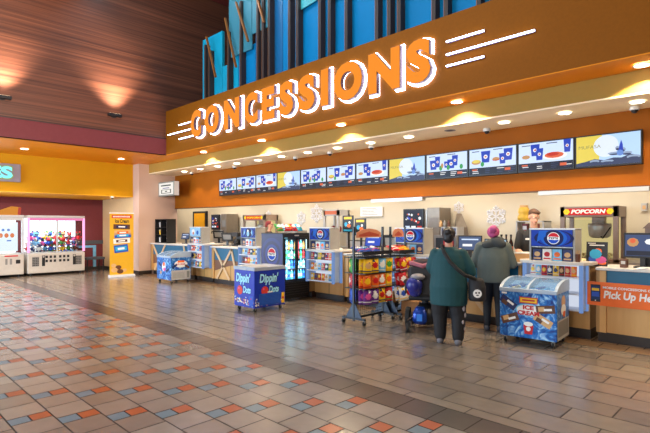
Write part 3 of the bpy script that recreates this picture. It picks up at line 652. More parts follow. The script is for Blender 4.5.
for k in (0, 1):
    y0 = .03+k*(d/2-.03); y1 = y0+d/2-.03
    dm = MB().box(w-.02, w+.012, y0, y0+.035, .43, 1.335, BK).box(w-.02, w+.012, y1-.035, y1, .43, 1.335, BK).box(w-.02, w+.012, y0, y1, .43, .465, BK).box(w-.02, w+.012, y0, y1, 1.30, 1.335, BK)
    dd = dm.build('door', t); MB().box(w-.008, w-.002, y0+.035, y1-.035, .465, 1.30, mat('clear_glass', 'f4fafa', .0, trans=1, var=0)).build('glass', dd)
    MB().box(w+.012, w+.03, (y0+.01 if k else y1-.03), (y0+.03 if k else y1-.01), .75, .98, 'dark').build('handle', dd)
for z in (.44, .67, .88, 1.08): MB().box(.04, w-.06, .03, d-.03, z, z+.012, 'lgrey').build('shelf', t)
MB().box(w, w+.012, d*.42, d*.58, 1.375, 1.40, 'steel').build('badge', t)
a = MB(); f = FY(0, -.001, 0)
a.rect(f, .02, w-.02, .10, CH-.02, .001, mat('cooler_side_navy', '141c4e', .35))
for k, (r, c) in enumerate([(.36, '1a2568'), (.29, '141a48'), (.22, '20327c'), (.16, '131a46')]): a.disc(f, w*.5, .98, r, .0015+.0004*k, mat('swirl_%d' % k, c, .35), ry=min(r, .42), n=40)
soda_logo(a, f, w*.5, .99, .135, .004); a.build('side_graphic', t)
bt = {}
def bottle(col, cap, h, lx):
    k = (col, cap, h)
    mb = MB(); r = .03; lm = mat('drink_'+col, lx, .15, var=.05, emit=.8)  # emission in the drink colour stands in for the cooler light
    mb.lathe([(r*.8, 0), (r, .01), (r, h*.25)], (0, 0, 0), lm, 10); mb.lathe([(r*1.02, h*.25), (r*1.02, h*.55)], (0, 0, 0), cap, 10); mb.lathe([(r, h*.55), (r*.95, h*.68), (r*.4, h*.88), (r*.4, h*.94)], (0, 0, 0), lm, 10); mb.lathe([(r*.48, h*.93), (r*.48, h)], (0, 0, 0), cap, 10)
    return mb
kinds = [('amber', 'tan', .17, 'c8893f'), ('green', 'white', .19, '3fb070'), ('teal', 'green', .19, '3fb7a8'), ('clear', 'lblue', .19, 'bfe6f2'), ('blue', 'blue', .2, '2f7fd0'), ('red', 'red', .19, 'c03038'), ('cyan', 'white', .2, '58c8e8')]
proto = {}
rowk = [[4, 6, 4, 6, 4, 6, 6, 4], [3, 6, 3, 4, 4, 3, 6, 3], [5, 2, 1, 3, 1, 5, 2, 5], [0, 3, 0, 6, 0, 5, 6, 0]]
for s, z in enumerate((.453, .683, .893, 1.093)):
    for c in range(8):
        kd = rowk[s][c]; nm, cap, h, lx = kinds[kd]
        if kd not in proto: o = bottle(nm, cap, h, lx).build('drink_bottle', smooth=True); proto[kd] = o
        else: o = proto[kd].copy(); COL.objects.link(o)
        yy = cy0+.085+(c % 4)*.082+(c//4)*(d/2-.03); o.location = (cx1-.11, yy, z)
        tag(o, '%s bottle, %s from left on the %s shelf behind the %s cooler door' % (nm, ORD[c % 4], ['bottom', 'third', 'second', 'top'][s], ['left', 'right'][c//4]), 'bottle', 'bottles in the drink cooler')
for k, (yo, ca, cb) in enumerate([(.07, 'green', 'white'), (.17, 'lblue', 'white'), (.27, 'red', 'white'), (.38, 'red', 'yellow'), (.49, 'red', 'white'), (.66, 'cyan', 'white')]):
    o = bag_obj('chip_bag', ca, cb, .17, .2, .09); o.location = (cx1-.16-.03*(k % 2), cy0+yo, CH+.045); o.rotation_euler = (-.75, 0, PI/2+random.uniform(-.4, .2))
    tag(o, '%s chip bag lying on top of the black drink cooler, %s from the left' % (CN[ca], ORD[k]), 'snack bag', 'chip bags on the cooler')

# ------------------------------------------------------------------ snack racks
def rack(name_lab, x, y, L, hdr):
    t = thing('snack_rack', name_lab, 'rack', (x, y, 0), 0, 'wheeled snack racks')
    for k, yy in enumerate((0, L)):
        MB().box(-.015, .015, yy-.015, yy+.015, .06, 1.58, 'black').build('post', t)
        b = MB(); f = Fr((0, yy+.008, 0), X, Z)
        b.box(-.24, .24, yy-.02, yy+.02, .085, .115, 'dark'); b.prism(f, [(-.17, .11), (.17, .11), (.03, .34), (-.03, .34)], 0, .012, mat('navy_gusset', '1c2a44', .4)); b.build('base_foot', t)
        for sx in (-.22, .22): MB().cyl((sx-.012, yy, .04), (sx+.012, yy, .04), .038, 'rubber', 14).box(sx-.018, sx+.018, yy-.012, yy+.012, .05, .09, 'grey').build('caster', t)
    MB().box(-.015, .015, 0, L, .09, .12, 'dark').build('base_rail', t)
    gd = MB()
    for k in range(int(L/.05)+1): gd.cyl((0, .02+k*.05, .12), (0, .02+k*.05, 1.25), .003, 'dark', 5)
    for k in range(20): gd.cyl((0, .02, .15+k*.058), (0, L-.02, .15+k*.058), .003, 'dark', 5)
    o = gd.build('wire_grid', t)
    for z in (1.07, .82, .575): MB().box(-.2, .24, .0, L, z, z+.012, 'dark').build('bag_rail', t)
    MB().box(-.15, .2, 0, L, 1.12, 1.13, 'dark').box(.19, .2, 0, L, 1.13, 1.18, 'dark').build('tray', t)
    f = FX(.0, 0, 0)
    if hdr:
        h = MB().prism(f, [(.06, 1.40), (L-.06, 1.40), (L-.06, 1.48), (L*.75, 1.53), (L*.5, 1.55), (L*.25, 1.53), (.06, 1.48)], 0, .012, mat('salmon_card', 'd08a68', .6)); h.prism(f, [(.12, 1.42), (L-.12, 1.42), (L-.12, 1.45), (L*.5, 1.50), (.12, 1.45)], .012, .014, mat('brick_card', 'b04a34', .6)); h.build('header_sign', t)
    return t
RX, RY, RL = -5.10, 5.88, .76
rack('black wheeled wire snack rack hung with yellow and orange bags, nearer the camera', RX, RY, RL, True)
rack('black wheeled wire snack rack hung with red and white bags, beside the counter', RX+.12, 6.70, .44, True)
rows1 = [[('yellow', 'tan'), ('yellow', 'red'), ('lblue', 'white'), ('yellow', 'green')], [('orange', 'yellow'), ('orange', 'red'), ('orange', 'white'), ('yellow', 'orange')], [('purple', 'pink'), ('purple', 'white'), ('yellow', 'red'), ('red', 'white')]]
rows2 = [[('red', 'yellow'), ('yellow', 'red'), ('red', 'white')], [('red', 'white'), ('tan', 'brown'), ('red', 'white')], [('white', 'blue'), ('white', 'red'), ('green', 'red')]]
RWN = ['top', 'middle', 'bottom']; DP = ['outermost', 'innermost']
for r in range(3):
    zt = (1.065, .815, .57)[r]
    for c in range(4):
        for dp in range(2):
            ca, cb = rows1[r][c]; o = bag_obj('snack_bag', ca, cb, .165, .235, .055)
            o.location = (RX+.20-.09*dp, RY+.10+.185*c, zt-.24); o.rotation_euler = (0, random.uniform(-.05, .1), PI/2-.25+random.uniform(-.08, .08))
            tag(o, '%s snack bag, nearer rack, %s row, %s from the near post, %s' % (CN[ca], RWN[r], ORD[c], DP[dp]), 'snack bag', 'bags on the nearer rack')
    for c in range(2):
        ca, cb = [('green', 'yellow'), ('red', 'white'), ('blue', 'navy')][r]; o = bag_obj('snack_bag', ca, cb, .165, .235, .07)
        o.location = (RX-.12-.05*c, RY+.08+.2*c, zt-.24); o.rotation_euler = (0, -.05, PI/2+.9-.4*c)
        tag(o, '%s snack bag hanging on the left side of the nearer rack, %s row, %s' % (CN[ca], RWN[r], ['front', 'back'][c]), 'snack bag', 'bags on the left of the nearer rack')
    for c in range(3):
        for dp in range(2):
            ca, cb = rows2[r][c]; o = bag_obj('snack_bag', ca, cb, .15, .23, .06)
            o.location = (RX+.35-.09*dp, 6.78+.15*c, zt-.24); o.rotation_euler = (0, -.18, PI/2-.35+random.uniform(-.1, .1))
            tag(o, '%s snack bag, farther rack, %s row, %s from the near post, %s' % (CN[ca], RWN[r], ORD[c], DP[dp]), 'snack bag', 'bags on the farther rack')
for k, (yy, ca, cb) in enumerate([(6.05, 'blue', 'white'), (6.22, 'blue', 'lblue'), (6.42, 'blue', 'white')]):
    o = bag_obj('snack_bag', ca, cb, .2, .2, .07); o.location = (RX+.05, yy, 1.17); o.rotation_euler = (-1.2, 0, PI/2)
    tag(o, 'blue snack bag lying in the tray of the nearer rack, %s from the near post' % ORD[k], 'snack bag', 'blue bags in the rack tray')
for k, (yy, ca, cb) in enumerate([(6.80, 'red', 'white'), (6.95, 'orange', 'red'), (7.08, 'yellow', 'orange')]):
    o = bag_obj('snack_bag', ca, cb, .2, .2, .07); o.location = (RX+.2, yy, 1.17); o.rotation_euler = (-1.2, 0, PI/2)
    tag(o, '%s snack bag lying in the tray of the farther rack' % CN[ca], 'snack bag', 'bags in the farther rack tray')
t = tag(MB().box(-.17, .17, -.12, .12, 0, .3, mat('cardboard', '9a7048', .7)).build('cardboard_box', loc=(-4.72, 7.02, 0)), 'brown cardboard box on the floor behind the power wheelchair', 'box')

# ------------------------------------------------------------------ arcade claw machines
def claw(label, y0, wid, kind):
    t = thing('claw_machine', label, 'arcade machine', (-18.1, y0, 0), 0, 'claw machines in the alcove')
    D = .88; cab = mat('cream_cabinet', 'c4bdb2', .4); n = 2 if kind else 1
    MB().box(0, D, 0, wid, .08, .70, cab).build('cabinet', t, bevel=.02)
    MB().box(.02, D-.04, .03, wid-.03, .70, .74, 'lgrey').box(0, D, 0, wid, 1.84, 1.92, 'lgrey').build('frame_cap', t, bevel=.01)
    MB().box(0, .04, .03, wid-.03, .74, 1.84, glow('machine_back_light', 'f2f6ff', 1.9)).build('back_panel', t)
    tube = glow('pink_tube', 'ff9fd0', 1.6) if kind else mat('pale_frame', 'c9cdd2', .3)
    for yy in (0, wid-.06): MB().box(D-.06, D, yy, yy+.06, .74, 1.84, tube).build('light_post', t)
    if kind: MB().box(D-.05, D, wid/2-.02, wid/2+.02, .74, 1.84, 'lgrey').build('centre_post', t)
    MB().box(D-.04, D+.005, .06, wid-.06, 1.76, 1.84, glow('pink_header', 'ff8cc0', .9) if kind else 'lgrey').build('header_panel', t)
    MB().box(D-.02, D-.014, .06, wid-.06, .74, 1.76, mat('clear_glass', 'f4fafa', .0, trans=1, var=0)).build('glass_front', t)
    lamp('AREA', (-18.1+D-.12, y0+wid/2, 1.75), 30, (.95, .97, 1), aim=(-18.1+D*.4, y0+wid/2, .7), shape='RECTANGLE', size=wid*.8, size_y=.1)
    a = MB(); f = FX(D+.001, 0, 0)
    if kind:
        for yy in (.12, wid-.30):
            g_ = MB().rect(f, yy, yy+.2, .30, .60, .002, 'grey')
            for k in range(5):
                for j in range(4): g_.rect(f, yy+.015+.046*j, yy+.045+.046*j, .32+.055*k, .355+.055*k, .003, 'black')
            g_.build('speaker_grille', t)
        for yy in (.50, .90):
            for k in range(3):
                for j in range(2): MB().box(D, D+.006, yy+.12*k, yy+.07+.12*k, .42+.13*j, .50+.13*j, 'dark').build('coin_slot', t)
        for yy in (.40, 1.32): MB().rect(f, yy, yy+.09, .30, .64, .003, 'dark').disc(f, yy+.045, .6, .03, .004, 'steel').build('coin_door', t)
    else:
        a.rect(f, .1, .5, .28, .5, .002, 'lgrey'); a.rect(f, .13, .47, .31, .47, .003, 'pink'); a.rect(f, .16, .44, .34, .44, .004, 'offwhite'); MB().rect(f, wid-.52, wid-.16, .64, .68, .003, 'red').build('red_strip', t)
        for yy in (wid-.5, wid-.38): MB().rect(f, yy, yy+.06, .40, .58, .003, 'grey').build('coin_slot', t)
        MB().rect(f, wid-.22, wid-.1, .42, .54, .003, 'black').build('bill_slot', t)
    if a.v: a.build('prize_door', t)
    if not kind:
        a = MB(); f = FX(D-.3, 0, 0); a.box(D-.34, D-.3, .1, wid-.1, .8, 1.7, glow('prize_board', 'eaf3ff', 1.1))
        ob, bb = glow('prize_orange', 'f08040', .9), glow('prize_blue', '5f8fe0', .9)
        
        for k in range(7): a.disc(f, .55+(wid-.8)*k/6, 1.29, .06, .002, ob, ry=.075, n=8); a.disc(f, .5+(wid-.85)*k/6, 1.46, .045, .002, bb, n=6)
        for k in range(16): a.rect(f, *(lambda q: (q, q+.12))(random.uniform(.15, wid-.35)), *(lambda q: (q, q+.04))(random.uniform(.85, 1.15)), .002, bb)
        a.build('prize_board', t)
        h = MB(); f = FX(.4, 0, 0); h.prism(f, [(.45, 1.92), (wid-.05, 1.92), (wid-.02, 2.18), (wid-.25, 2.2), (wid-.6, 2.06), (.9, 2.16), (.45, 2.12)], 0, .16, glow('orange_topper', 'f79a1c', .7))
        h.prism(f, [(wid-.1, 1.94), (wid-.02, 1.94), (wid, 2.16), (wid-.08, 2.18)], .16, .17, glow('red_topper_edge', 'e2452c', .6)); h.build('topper', t)
    else:
        for c in range(2):
            yy = wid*(.27+.46*c); g = MB().cyl((D*.5, yy, 1.84), (D*.5, yy, 1.56), .012, 'steel', 8).cyl((D*.5, yy, 1.56), (D*.5, yy, 1.48), .05, 'lgrey', 12)
            for k in range(3):
                q = k*2*PI/3; g.tube([(D*.5+.03*math.cos(q), yy+.03*math.sin(q), 1.49), (D*.5+.11*math.cos(q), yy+.11*math.sin(q), 1.42), (D*.5+.04*math.cos(q), yy+.04*math.sin(q), 1.33)], .008, 'steel', 6)
            g.build('claw', t)
    for yy in (.12, wid-.12): MB().cyl((D-.08, yy, 0), (D-.08, yy, .08), .03, 'dark', 10).build('foot', t); MB().cyl((.1, yy, 0), (.1, yy, .08), .03, 'dark', 10).build('foot', t)
    return t
claw('double claw machine with pink lit frame and a pile of plush toys', 4.27, 1.70, 1)
claw('white lit prize machine with an orange topper at the left edge', 2.45, 1.72, 0)
plc = ['red', 'blue', 'green', 'white', 'yellow', 'navy', 'pink', 'brown', 'lblue', 'red', 'white', 'blue']
pl = {}
def plush(ca, cb):
    if (ca, cb) not in pl:
        mb = MB().ell((0, 0, .07), (.06, .05, .07), ca, 10, 7).ell((0, 0, .17), (.05, .048, .048), cb, 10, 7)
        for s in (-1, 1): mb.ell((0, s*.035, .215), (.015, .018, .022), ca, 8, 5).ell((.02, s*.07, .09), (.02, .035, .018), ca, 8, 5).ell((.045, s*.035, .02), (.035, .022, .02), cb, 8, 5)
        mb.ell((.048, 0, .165), (.012, .014, .01), 'black', 6, 4)
        o = mb.build('plush_toy', smooth=True); pl[(ca, cb)] = o; return o
    o = pl[(ca, cb)].copy(); COL.objects.link(o); return o
n = 0
for layer, (zz, cnt) in enumerate([(.742, 13), (.93, 12), (1.10, 7)]):
    for k in range(cnt):
        ca = plc[(k*5+layer*3) % 12]; cb = plc[(k*7+layer*5+3) % 12]; o = plush(ca, cb)
        o.location = (-18.1+.30+.13*((k+layer) % 3)+(0.05*layer), 4.27+.14+(1.42/(cnt-1))*k, zz+(.3 if layer == 2 and k in (2, 3) else 0)*0); o.scale = (1.4, 1.4, 1.25)
        tag(o, '%s and %s plush toy in the claw machine, %s layer, %s from left' % (CN[ca], CN[cb], ['bottom', 'middle', 'top'][layer], ORD[k]), 'toy', 'plush toys in the claw machine')
for k, (ca, cb, yy) in enumerate([('green', 'blue', 5.02), ('red', 'tan', 5.42), ('navy', 'lblue', 4.6)]):
    o = plush(ca, cb); o.location = (-17.72, yy, 1.02); o.scale = (1.9, 1.9, 1.75)
    tag(o, 'large %s and %s plush toy hanging in the double claw machine' % (CN[ca], CN[cb]), 'toy', 'large plush toys')
# waiting bench in the alcove
t = thing('waiting_bench', 'dark padded bench with black legs beside the claw machines', 'bench', (-17.3, 6.05, 0), 0)
MB().box(-.5, 0, 0, .62, .42, .50, mat('charcoal_vinyl', '3a3d44', .5)).build('seat', t, bevel=.015)
for x_ in (-.46, -.04):
    for y_ in (.04, .58): MB().box(x_-.018, x_+.018, y_-.018, y_+.018, 0, .42, 'black').build('leg', t)
# GAMES sign end on the yellow wall
t = thing('wall_sign', 'grey sign panel with cyan letters ES on the yellow wall at the left edge', 'sign', (-15.66, 2.7, 3.07), 0)
MB().box(0, .05, -.3, 1.0, -.25, .25, mat('mauve_grey_panel', '8c8490', .5)).build('panel', t, bevel=.005)
a = MB(); f = FX(.051, 0, 0)
for q, m, dd in ((.02, glow('lime_outline', 'b8d820', .7), .01), (0, glow('cyan_letter', '8af6ff', 1.1), .03)): a.text(f, 'ES', .24-q, -.17-q, .56+2*q, .34+2*q, dd, m, .05)
a.build('lettering', t)

# ------------------------------------------------------------------ ice cream banner
t = thing('banner_stand', 'tall yellow retractable banner headed Ice Cream in front of the beige column', 'banner', (-15.05, 6.31, 0), -.10)
MB().box(-.10, .10, -.38, .38, 0, .07, mat('pale_stand_base', 'd8d8dc', .35)).build('base', t, bevel=.008)
MB().cyl((-.05, 0, .05), (-.05, 0, 1.98), .012, 'steel', 8).build('pole', t)
BYE = mat('banner_yellow', 'd8a41c', .45, var=.06)
MB().box(-.014, -.004, -.36, .36, .07, 1.98, BYE).build('sheet', t); MB().box(-.02, .006, -.37, .37, 1.97, 2.0, 'white').build('top_rail', t)
a = MB(); f = FX(-.003, 0, 0)
a.rect(f, -.30, .30, 1.83, 1.92, .001, 'red')
for k in range(14): a.rect(f, -.26+.037*k, -.236+.037*k, 1.855, 1.895, .002, K('paper'))
a.text(f, 'Ice Cream', -.20, 1.68, .42, .12, .001, K('black'), .03)
for y, z, an, m1, m2 in [(0, 1.56, -.03, 'brown', 'navy'), (.03, 1.38, .05, 'tan', 'orange'), (.03, 1.29, .05, 'blue', 'cyan'), (0, 1.12, .06, 'white', 'brown'), (-.02, .88, .1, 'blue', 'cyan')]:
    h_ = .24 if z < 1 else .15; a.rrect(f, y, z, .50 if z > 1 else .42, h_, an, .002, m1); a.rrect(f, y, z, .34, h_*.55, an, .003, m2); a.rrect(f, y, z, .2, h_*.25, an, .004, K('paper'))
for y, z, r, m in [(-.22, .22, .1, 'tan'), (-.1, .3, .09, 'brown'), (-.24, .36, .08, 'tan'), (-.05, .17, .1, 'brown'), (.08, .2, .07, 'tan')]: a.disc(f, y, z, r, .002+r*.01, m, ry=r*.75, n=10)
a.build('print', t)

# column blade sign
t = thing('blade_sign', 'small white lit box sign mounted high on the beige column', 'sign', (-15.25, 7.68, 2.80), 0)
MB().box(0, 1.05, -.06, .12, -.235, .235, mat('grey_sign_frame', '8b8f86', .4)).build('frame', t, bevel=.01)
a = MB(); f = FY(0, -.061, 0); a.rect(f, .05, 1.0, -.19, .19, .001, glow('sign_white', 'f6f2ea', 1.0))
DG = mat('dark_green_ink', '3c4a44', .5); a.rect(f, .18, .84, .09, .13, .002, DG); a.rect(f, .30, .74, .01, .04, .002, mat('lilac_ink', '8a84a8', .5))
a.rect(f, .20, .86, -.15, -.02, .002, DG); a.rect(f, .26, .80, -.13, -.035, .003, glow('sign_white', 'f6f2ea', 1.0)); a.rect(f, .46, .60, -.10, -.065, .004, DG)
a.build('face', t)
MB().box(1.05, 1.055, -.05, .11, -.22, .22, glow('sign_edge', 'f0d8c8', .7)).build('side_panel', t)
# ------------------------------------------------------------------ kitchen behind the counter
CZ = 1.0
for si, (x0, x1) in enumerate([(-16.2, -11.8), (-11.6, -7.6), (-7.4, -3.7), (-3.5, 1.0)]):
    t = thing('back_counter', 'back counter against the cream wall, ' + ['far left', 'second from the left', 'third from the left', 'rightmost'][si], 'counter', (x0, 9.45, 0), 0, 'back counters')
    L = x1-x0; MB().box(0, L, .03, .73, 0, .93, 'offwhite').build('cabinet', t); MB().box(-.01, L+.01, 0, .74, .93, CZ-.03, 'steel').build('worktop', t)
CZ = .97
def soda_tower(label, x, y, w, pic):
    t = thing('soda_dispenser', label, 'drink machine', (x, y, CZ), 0)
    MB().box(0, w, .12, .62, 0, 1.0, 'steel').box(0, w, -.05, .12, 0, .06, 'steel').box(w+.02, w+.34, .1, .6, .0, 1.04, mat('taupe_steel', '8a7f72', .4, .5)).box(w+.08, w+.30, .09, .1, .58, .82, 'grey').build('housing', t, bevel=.01)
    f = FY(0, .119, 0); a = MB().box(0, w*.9, .06, .119, .48, 1.02, 'black')
    f = FY(0, .059, 0); a.rect(f, .03, w*.9-.03, .52, .99, .001, glow('dispenser_dark_screen', '141a3c', .5))
    for k in range(16): a.disc(f, w*.12+w*.66*random.random(), .70+.2*random.random(), random.uniform(.015, .04), .002+k*.0001, [s_wh, s_rd, s_bl, s_wh, s_or][k % 5], n=7)
    for k, m in enumerate([s_bg, s_wh, s_rd]): a.rect(f, .06+w*.27*k, .06+w*.27*k+w*.2, .56, .62, .003, m)
    a.build('screen', t)
    nz = MB()
    for k in range(5): nz.cyl((.06+k*(w-.12)/4, .06, .44), (.06+k*(w-.12)/4, .04, .34), .022, 'black', 8)
    nz.build('nozzle_row', t)
soda_tower('steel soda dispenser with a dark picture screen on the left back counter', -15.1, 9.5, .55, 0)
soda_tower('steel soda dispenser with a bright dark screen behind the snack racks', -6.72, 9.5, .62, 1)
t = thing('steel_hood', 'tapering grey steel hood to the right of the central soda dispenser', 'hood', (-5.62, 9.78, CZ), 0)
MB().loft([(.18, .2, 0, .26, .22), (.18, .2, .6, .16, .2), (.14, .2, .9, .06, .12)], mat('taupe_steel', '8a7f72', .4, .5), 4).build('shell', t)
def popper(label, x, y, w, h, sign, txt=False):
    t = thing('popcorn_machine', label, 'popcorn machine', (x, y, CZ), 0)
    fr = mat('popper_brown_metal', '9a8270', .4)
    b = MB()
    for a_ in (0, w-.08): b.box(a_, a_+.08, 0, .06, 0, h, fr).box(a_, a_+.08, .5, .56, 0, h, fr)
    b.box(0, w, 0, .56, h-.19, h, fr).box(0, w, 0, .56, 0, .05, fr).build('frame', t, bevel=.006)
    MB().box(.02, w-.02, .53, .55, .05, h-.19, glow('popper_back_light', 'f6dc98', .7)).build('back_panel', t)
    MB().box(.08, w-.08, .01, .016, .05, h-.24, mat('clear_glass', 'e8f4f6', .03, trans=1, var=0)).build('glass', t)
    MB().lathe([(.12, 0), (.17, .04), (.19, .2), (.18, .26)], (w*.62, .28, h*.42), 'steel', 18).build('kettle', t, smooth=True)
    MB().box(w*.5, w*.72, .22, .34, h-.42, h-.19, fr).tube([(w*.62, .2, h*.5), (w*.72, .1, h*.42), (w*.85, .1, h*.62)], .01, 'dark').build('kettle_arm', t)
    sm = MB(); f = FY(0, -.002, 0)
    if sign:
        sm.disc(f, w*.5, h-.095, w*.42, .001, glow('popcorn_red', 'e01818', 1.0), ry=.06); sm.rect(f, w*.12, w*.88, h-.155, h-.035, .002, glow('popcorn_red', 'e01818', 1.0))
        ye = glow('popcorn_yellow', 'ffd21c', 1.2)
        for cx in (w*.12, w*.87):
            for q in range(6): sm.disc(f, cx+.03*math.cos(q), h-.095+.028*math.sin(q), .025, .003+.0002*q, ye, n=10)
        if txt: sm.text(f, 'POPCORN', w*.20, h-.13, w*.58, .075, .004, glow('popcorn_white', 'fff4e0', 1.2), .05, slant=.25)
        else: sm.text(f, 'POPCORN', w*.22, h-.125, w*.56, .06, .004, ye, .05)
    else: sm.rect(f, w*.1, w*.9, h-.15, h-.04, .001, glow('warmer_orange', 'f0784a', .9))
    sm.build('sign_panel', t)
    p = MB()
    for k in range(70): p.ell((random.uniform(.1, w-.1), random.uniform(.06, .48), .06+random.random()*.07), random.uniform(.015, .028), mat('popcorn', 'f4e2a4', .7), 6, 4)
    o = p.build('popcorn', t); o['kind'] = 'stuff'
popper('brown popcorn machine with a lit red POPCORN sign behind the right counter', -3.07, 9.28, .93, .97, True, True)
popper('popcorn machine with a lit red sign at the far left of the kitchen', -13.1, 9.5, 1.15, .98, True)
t = thing('warming_cabinet', 'tall grey glass warming cabinet with an orange lit header', 'food warmer', (-9.35, 9.5, CZ), 0)
b = MB()
for a_ in (0, .5): b.box(a_, a_+.06, 0, .06, 0, 1.05, 'lgrey').box(a_, a_+.06, .4, .46, 0, 1.05, 'lgrey')
b.box(0, .56, 0, .46, .9, 1.06, 'lgrey').box(0, .56, 0, .46, 0, .06, 'lgrey').box(0, .56, 0, .46, .42, .45, 'lgrey').build('frame', t)
MB().rect(FY(0, -.002, 0), .06, .5, .93, 1.03, .001, glow('warmer_orange', 'f0784a', .9)).build('header_sign', t)
for k, x_ in enumerate((.17, .38)):
    tag(MB().ell((0, 0, .1), (.09, .06, .1), 'maroon', 10, 6).ell((0, -.04, .12), (.05, .03, .04), 'white', 8, 5).build('food_packet', loc=(-9.35+x_, 9.72, CZ+.43)), 'dark red packet in the tall warming cabinet, on the %s' % ['left', 'right'][k], 'packet', 'packets in the warming cabinet')
t = thing('menu_card', 'white menu board on the wall above the back counter beside the warming cabinet', 'menu board', (-8.55, 10.16, 1.85)); MB().box(0, .75, -.02, .02, 0, .25, 'paper').build('board', t)
mb = MB()
for k in range(5): mb.rect(FY(0, -.021, 0), .06, .6-.06*(k % 3), .04+.04*k, .055+.04*k, .001, 'grey')
mb.build('lettering', t)
for k in range(2):
    t = thing('poster_stand', 'black poster on the counter with yellow heading, %s of a pair' % ['left', 'right'][k], 'poster', (-7.05+.35*k, 7.78, 1.095 if k == 0 else CTZ), 0, 'pair of black posters')
    MB().box(.13, .17, 0, .03, 0, .45, 'black').box(.03, .27, -.06, .08, 0, .015, 'black').build('stand', t)
    p = MB().box(0, .30, -.02, 0, .36, .72, 'black'); f = FY(0, -.021, 0)
    p.rect(f, .04, .26, .64, .69, .001, 'yellow'); p.disc(f, .1, .53, .05, .001, 'cyan', n=7); p.disc(f, .18, .50, .06, .0015, 'orange', ry=.04, n=7); p.rect(f, .03, .27, .38, .42, .001, 'cyan'); p.disc(f, .2, .57, .03, .002, 'paper', n=6); p.build('poster', t)
# point of sale terminals
def pos(label, x, y, w, h, rz, kind, tilt=-.35, z=CTZ):
    t = thing('pos_terminal', label, 'cash register screen', (x, y, z), rz, 'sales terminals')
    MB().box(-.09, .09, -.08, .1, 0, .02, 'black').box(-.03, .03, 0, .04, .02, .14, 'black').build('stand', t)
    R = Euler((tilt, 0, 0)); b = MB().obox((0, 0, .13+h/2), (w, .03, h), 'dark', R); b.build('housing', t, bevel=.006)
    m = R.to_matrix(); f = Fr(Vector((0, 0, .13+h/2))+m@Vector((0, -.0165, 0)), X, m@Z); a = MB()
    if kind == 'back': a.rect(f, -w*.35, w*.35, -h*.3, h*.3, .001, 'grey')
    else:
        a.rect(f, -w*.45, w*.45, -h*.42, h*.42, .001, glow('pos_'+kind, {'blue': '2458e0', 'pale': '9cc4e4', 'dark': '4a6290', 'food': '3f5688'}[kind], .75))
        if kind == 'food':
            a.disc(f, -w*.25, h*.12, w*.16, .002, s_tan, ry=h*.18, n=9); a.disc(f, w*.22, h*.15, w*.16, .002, s_wh, ry=h*.12, n=8); a.disc(f, -w*.25, h*.18, w*.08, .003, s_or, ry=h*.1, n=8); a.rect(f, -w*.42, w*.42, -h*.40, -h*.22, .002, s_dk)
        else: a.rect(f, -w*.3, w*.1, -h*.2, -h*.05, .002, s_wh); a.rect(f, -w*.35, w*.35, h*.2, h*.28, .002, s_bg)
    a.build('screen', t)
pos('black sales terminal on the counter left of the column side display', -13.7, 7.75, .32, .2, .35, 'dark')
pos('tilted black sales terminal seen from behind, left of a pair', -11.85, 7.75, .34, .24, .5, 'back', .3, 1.095)
pos('tilted black sales terminal seen from behind, right of a pair', -11.42, 7.75, .34, .24, .5, 'back', .3)
pos('blue screened sales terminal behind the nearer snack rack', -6.15, 7.7, .36, .26, .25, 'blue', -.3)
pos('dark sales terminal behind the farther snack rack', -5.72, 7.72, .34, .26, .25, 'back', .3)
pos('blue screened sales terminal between the two customers', -3.98, 7.62, .40, .27, .3, 'dark', -.15)
pos('pale screened sales terminal in front of the grey hoodie customer', -3.55, 7.68, .36, .22, .3, 'pale', -.15)
pos('wide sales monitor with food pictures at the right edge of the counter', -1.47, 7.62, .44, .34, 0, 'food', -.08, CTZ+.0)
t = thing('paper_stack', 'loose white papers on the counter before the wide monitor', 'paper', (-1.38, 7.40, CTZ), .2)
for k in range(4): MB().obox((.02*k, .008*k, .003+.006*k), (.24, .16, .004), 'paper', Euler((0, 0, .15*k))).build('sheet', t)
t = thing('mobile_printer', 'small dark card reader on the counter beside the wide monitor', 'card reader', (-1.66, 7.50, CTZ)); MB().box(-.04, .04, -.05, .05, 0, .11, 'brown').box(-.025, .025, -.052, -.05, .05, .09, 'lgrey').build('body', t, bevel=.008)
t = thing('miniature_house', 'little grey toy house standing above the wide monitor', 'ornament', (-1.42, 7.80, CTZ), 0)
MB().box(-.07, .07, -.05, .05, 0, .40, 'dark').build('plinth', t); MB().box(-.05, .05, -.04, .04, .40, .53, mat('taupe_clay', '8a7468', .6)).build('wall_block', t)
MB().prism(FY(0, -.06, 0), [(-.075, .53), (.075, .53), (0, .61)], -.12, 0, mat('taupe_roof', '6f5c54', .6)).build('roof', t)
# poster on the counter
t = thing('film_poster', 'dark standing poster with bright blue and orange shapes on the right counter', 'poster', (-2.13, 7.50, CTZ), .0)
R = Euler((-.08, 0, 0)).to_matrix(); f = Fr((0, 0, 0), X, R@Z); p = MB().prism(f, [(0, 0), (.27, 0), (.27, .34), (0, .34)], 0, .008, 'black')
for cx, cy, rx, ry, m in [(.12, .17, .08, .07, 'cyan'), (.15, .21, .05, .04, 'orange'), (.19, .09, .07, .05, 'pink'), (.08, .10, .05, .05, 'blue'), (.2, .05, .06, .03, 'orange'), (.13, .15, .03, .025, 'white')]: p.disc(f, cx, cy, rx, .0085+rx*.01, m, ry=ry, n=9)
p.rect(f, .04, .23, .285, .30, .009, 'paper'); p.rect(f, .02, .12, .315, .325, .009, 'paper'); p.build('card', t)
MB().bar((.13, .1, 0), (.13, .03, .2), .05, .01, 'black', side=(1, 0, 0)).build('easel_leg', t)
t = thing('napkin_holder', 'small brown stick holder on the counter right of the round logo screen', 'holder', (-2.16, 7.20, 1.095)); MB().lathe([(.04, 0), (.045, .11)], (0, 0, 0), 'brown', 12).build('cup', t)
st = MB()
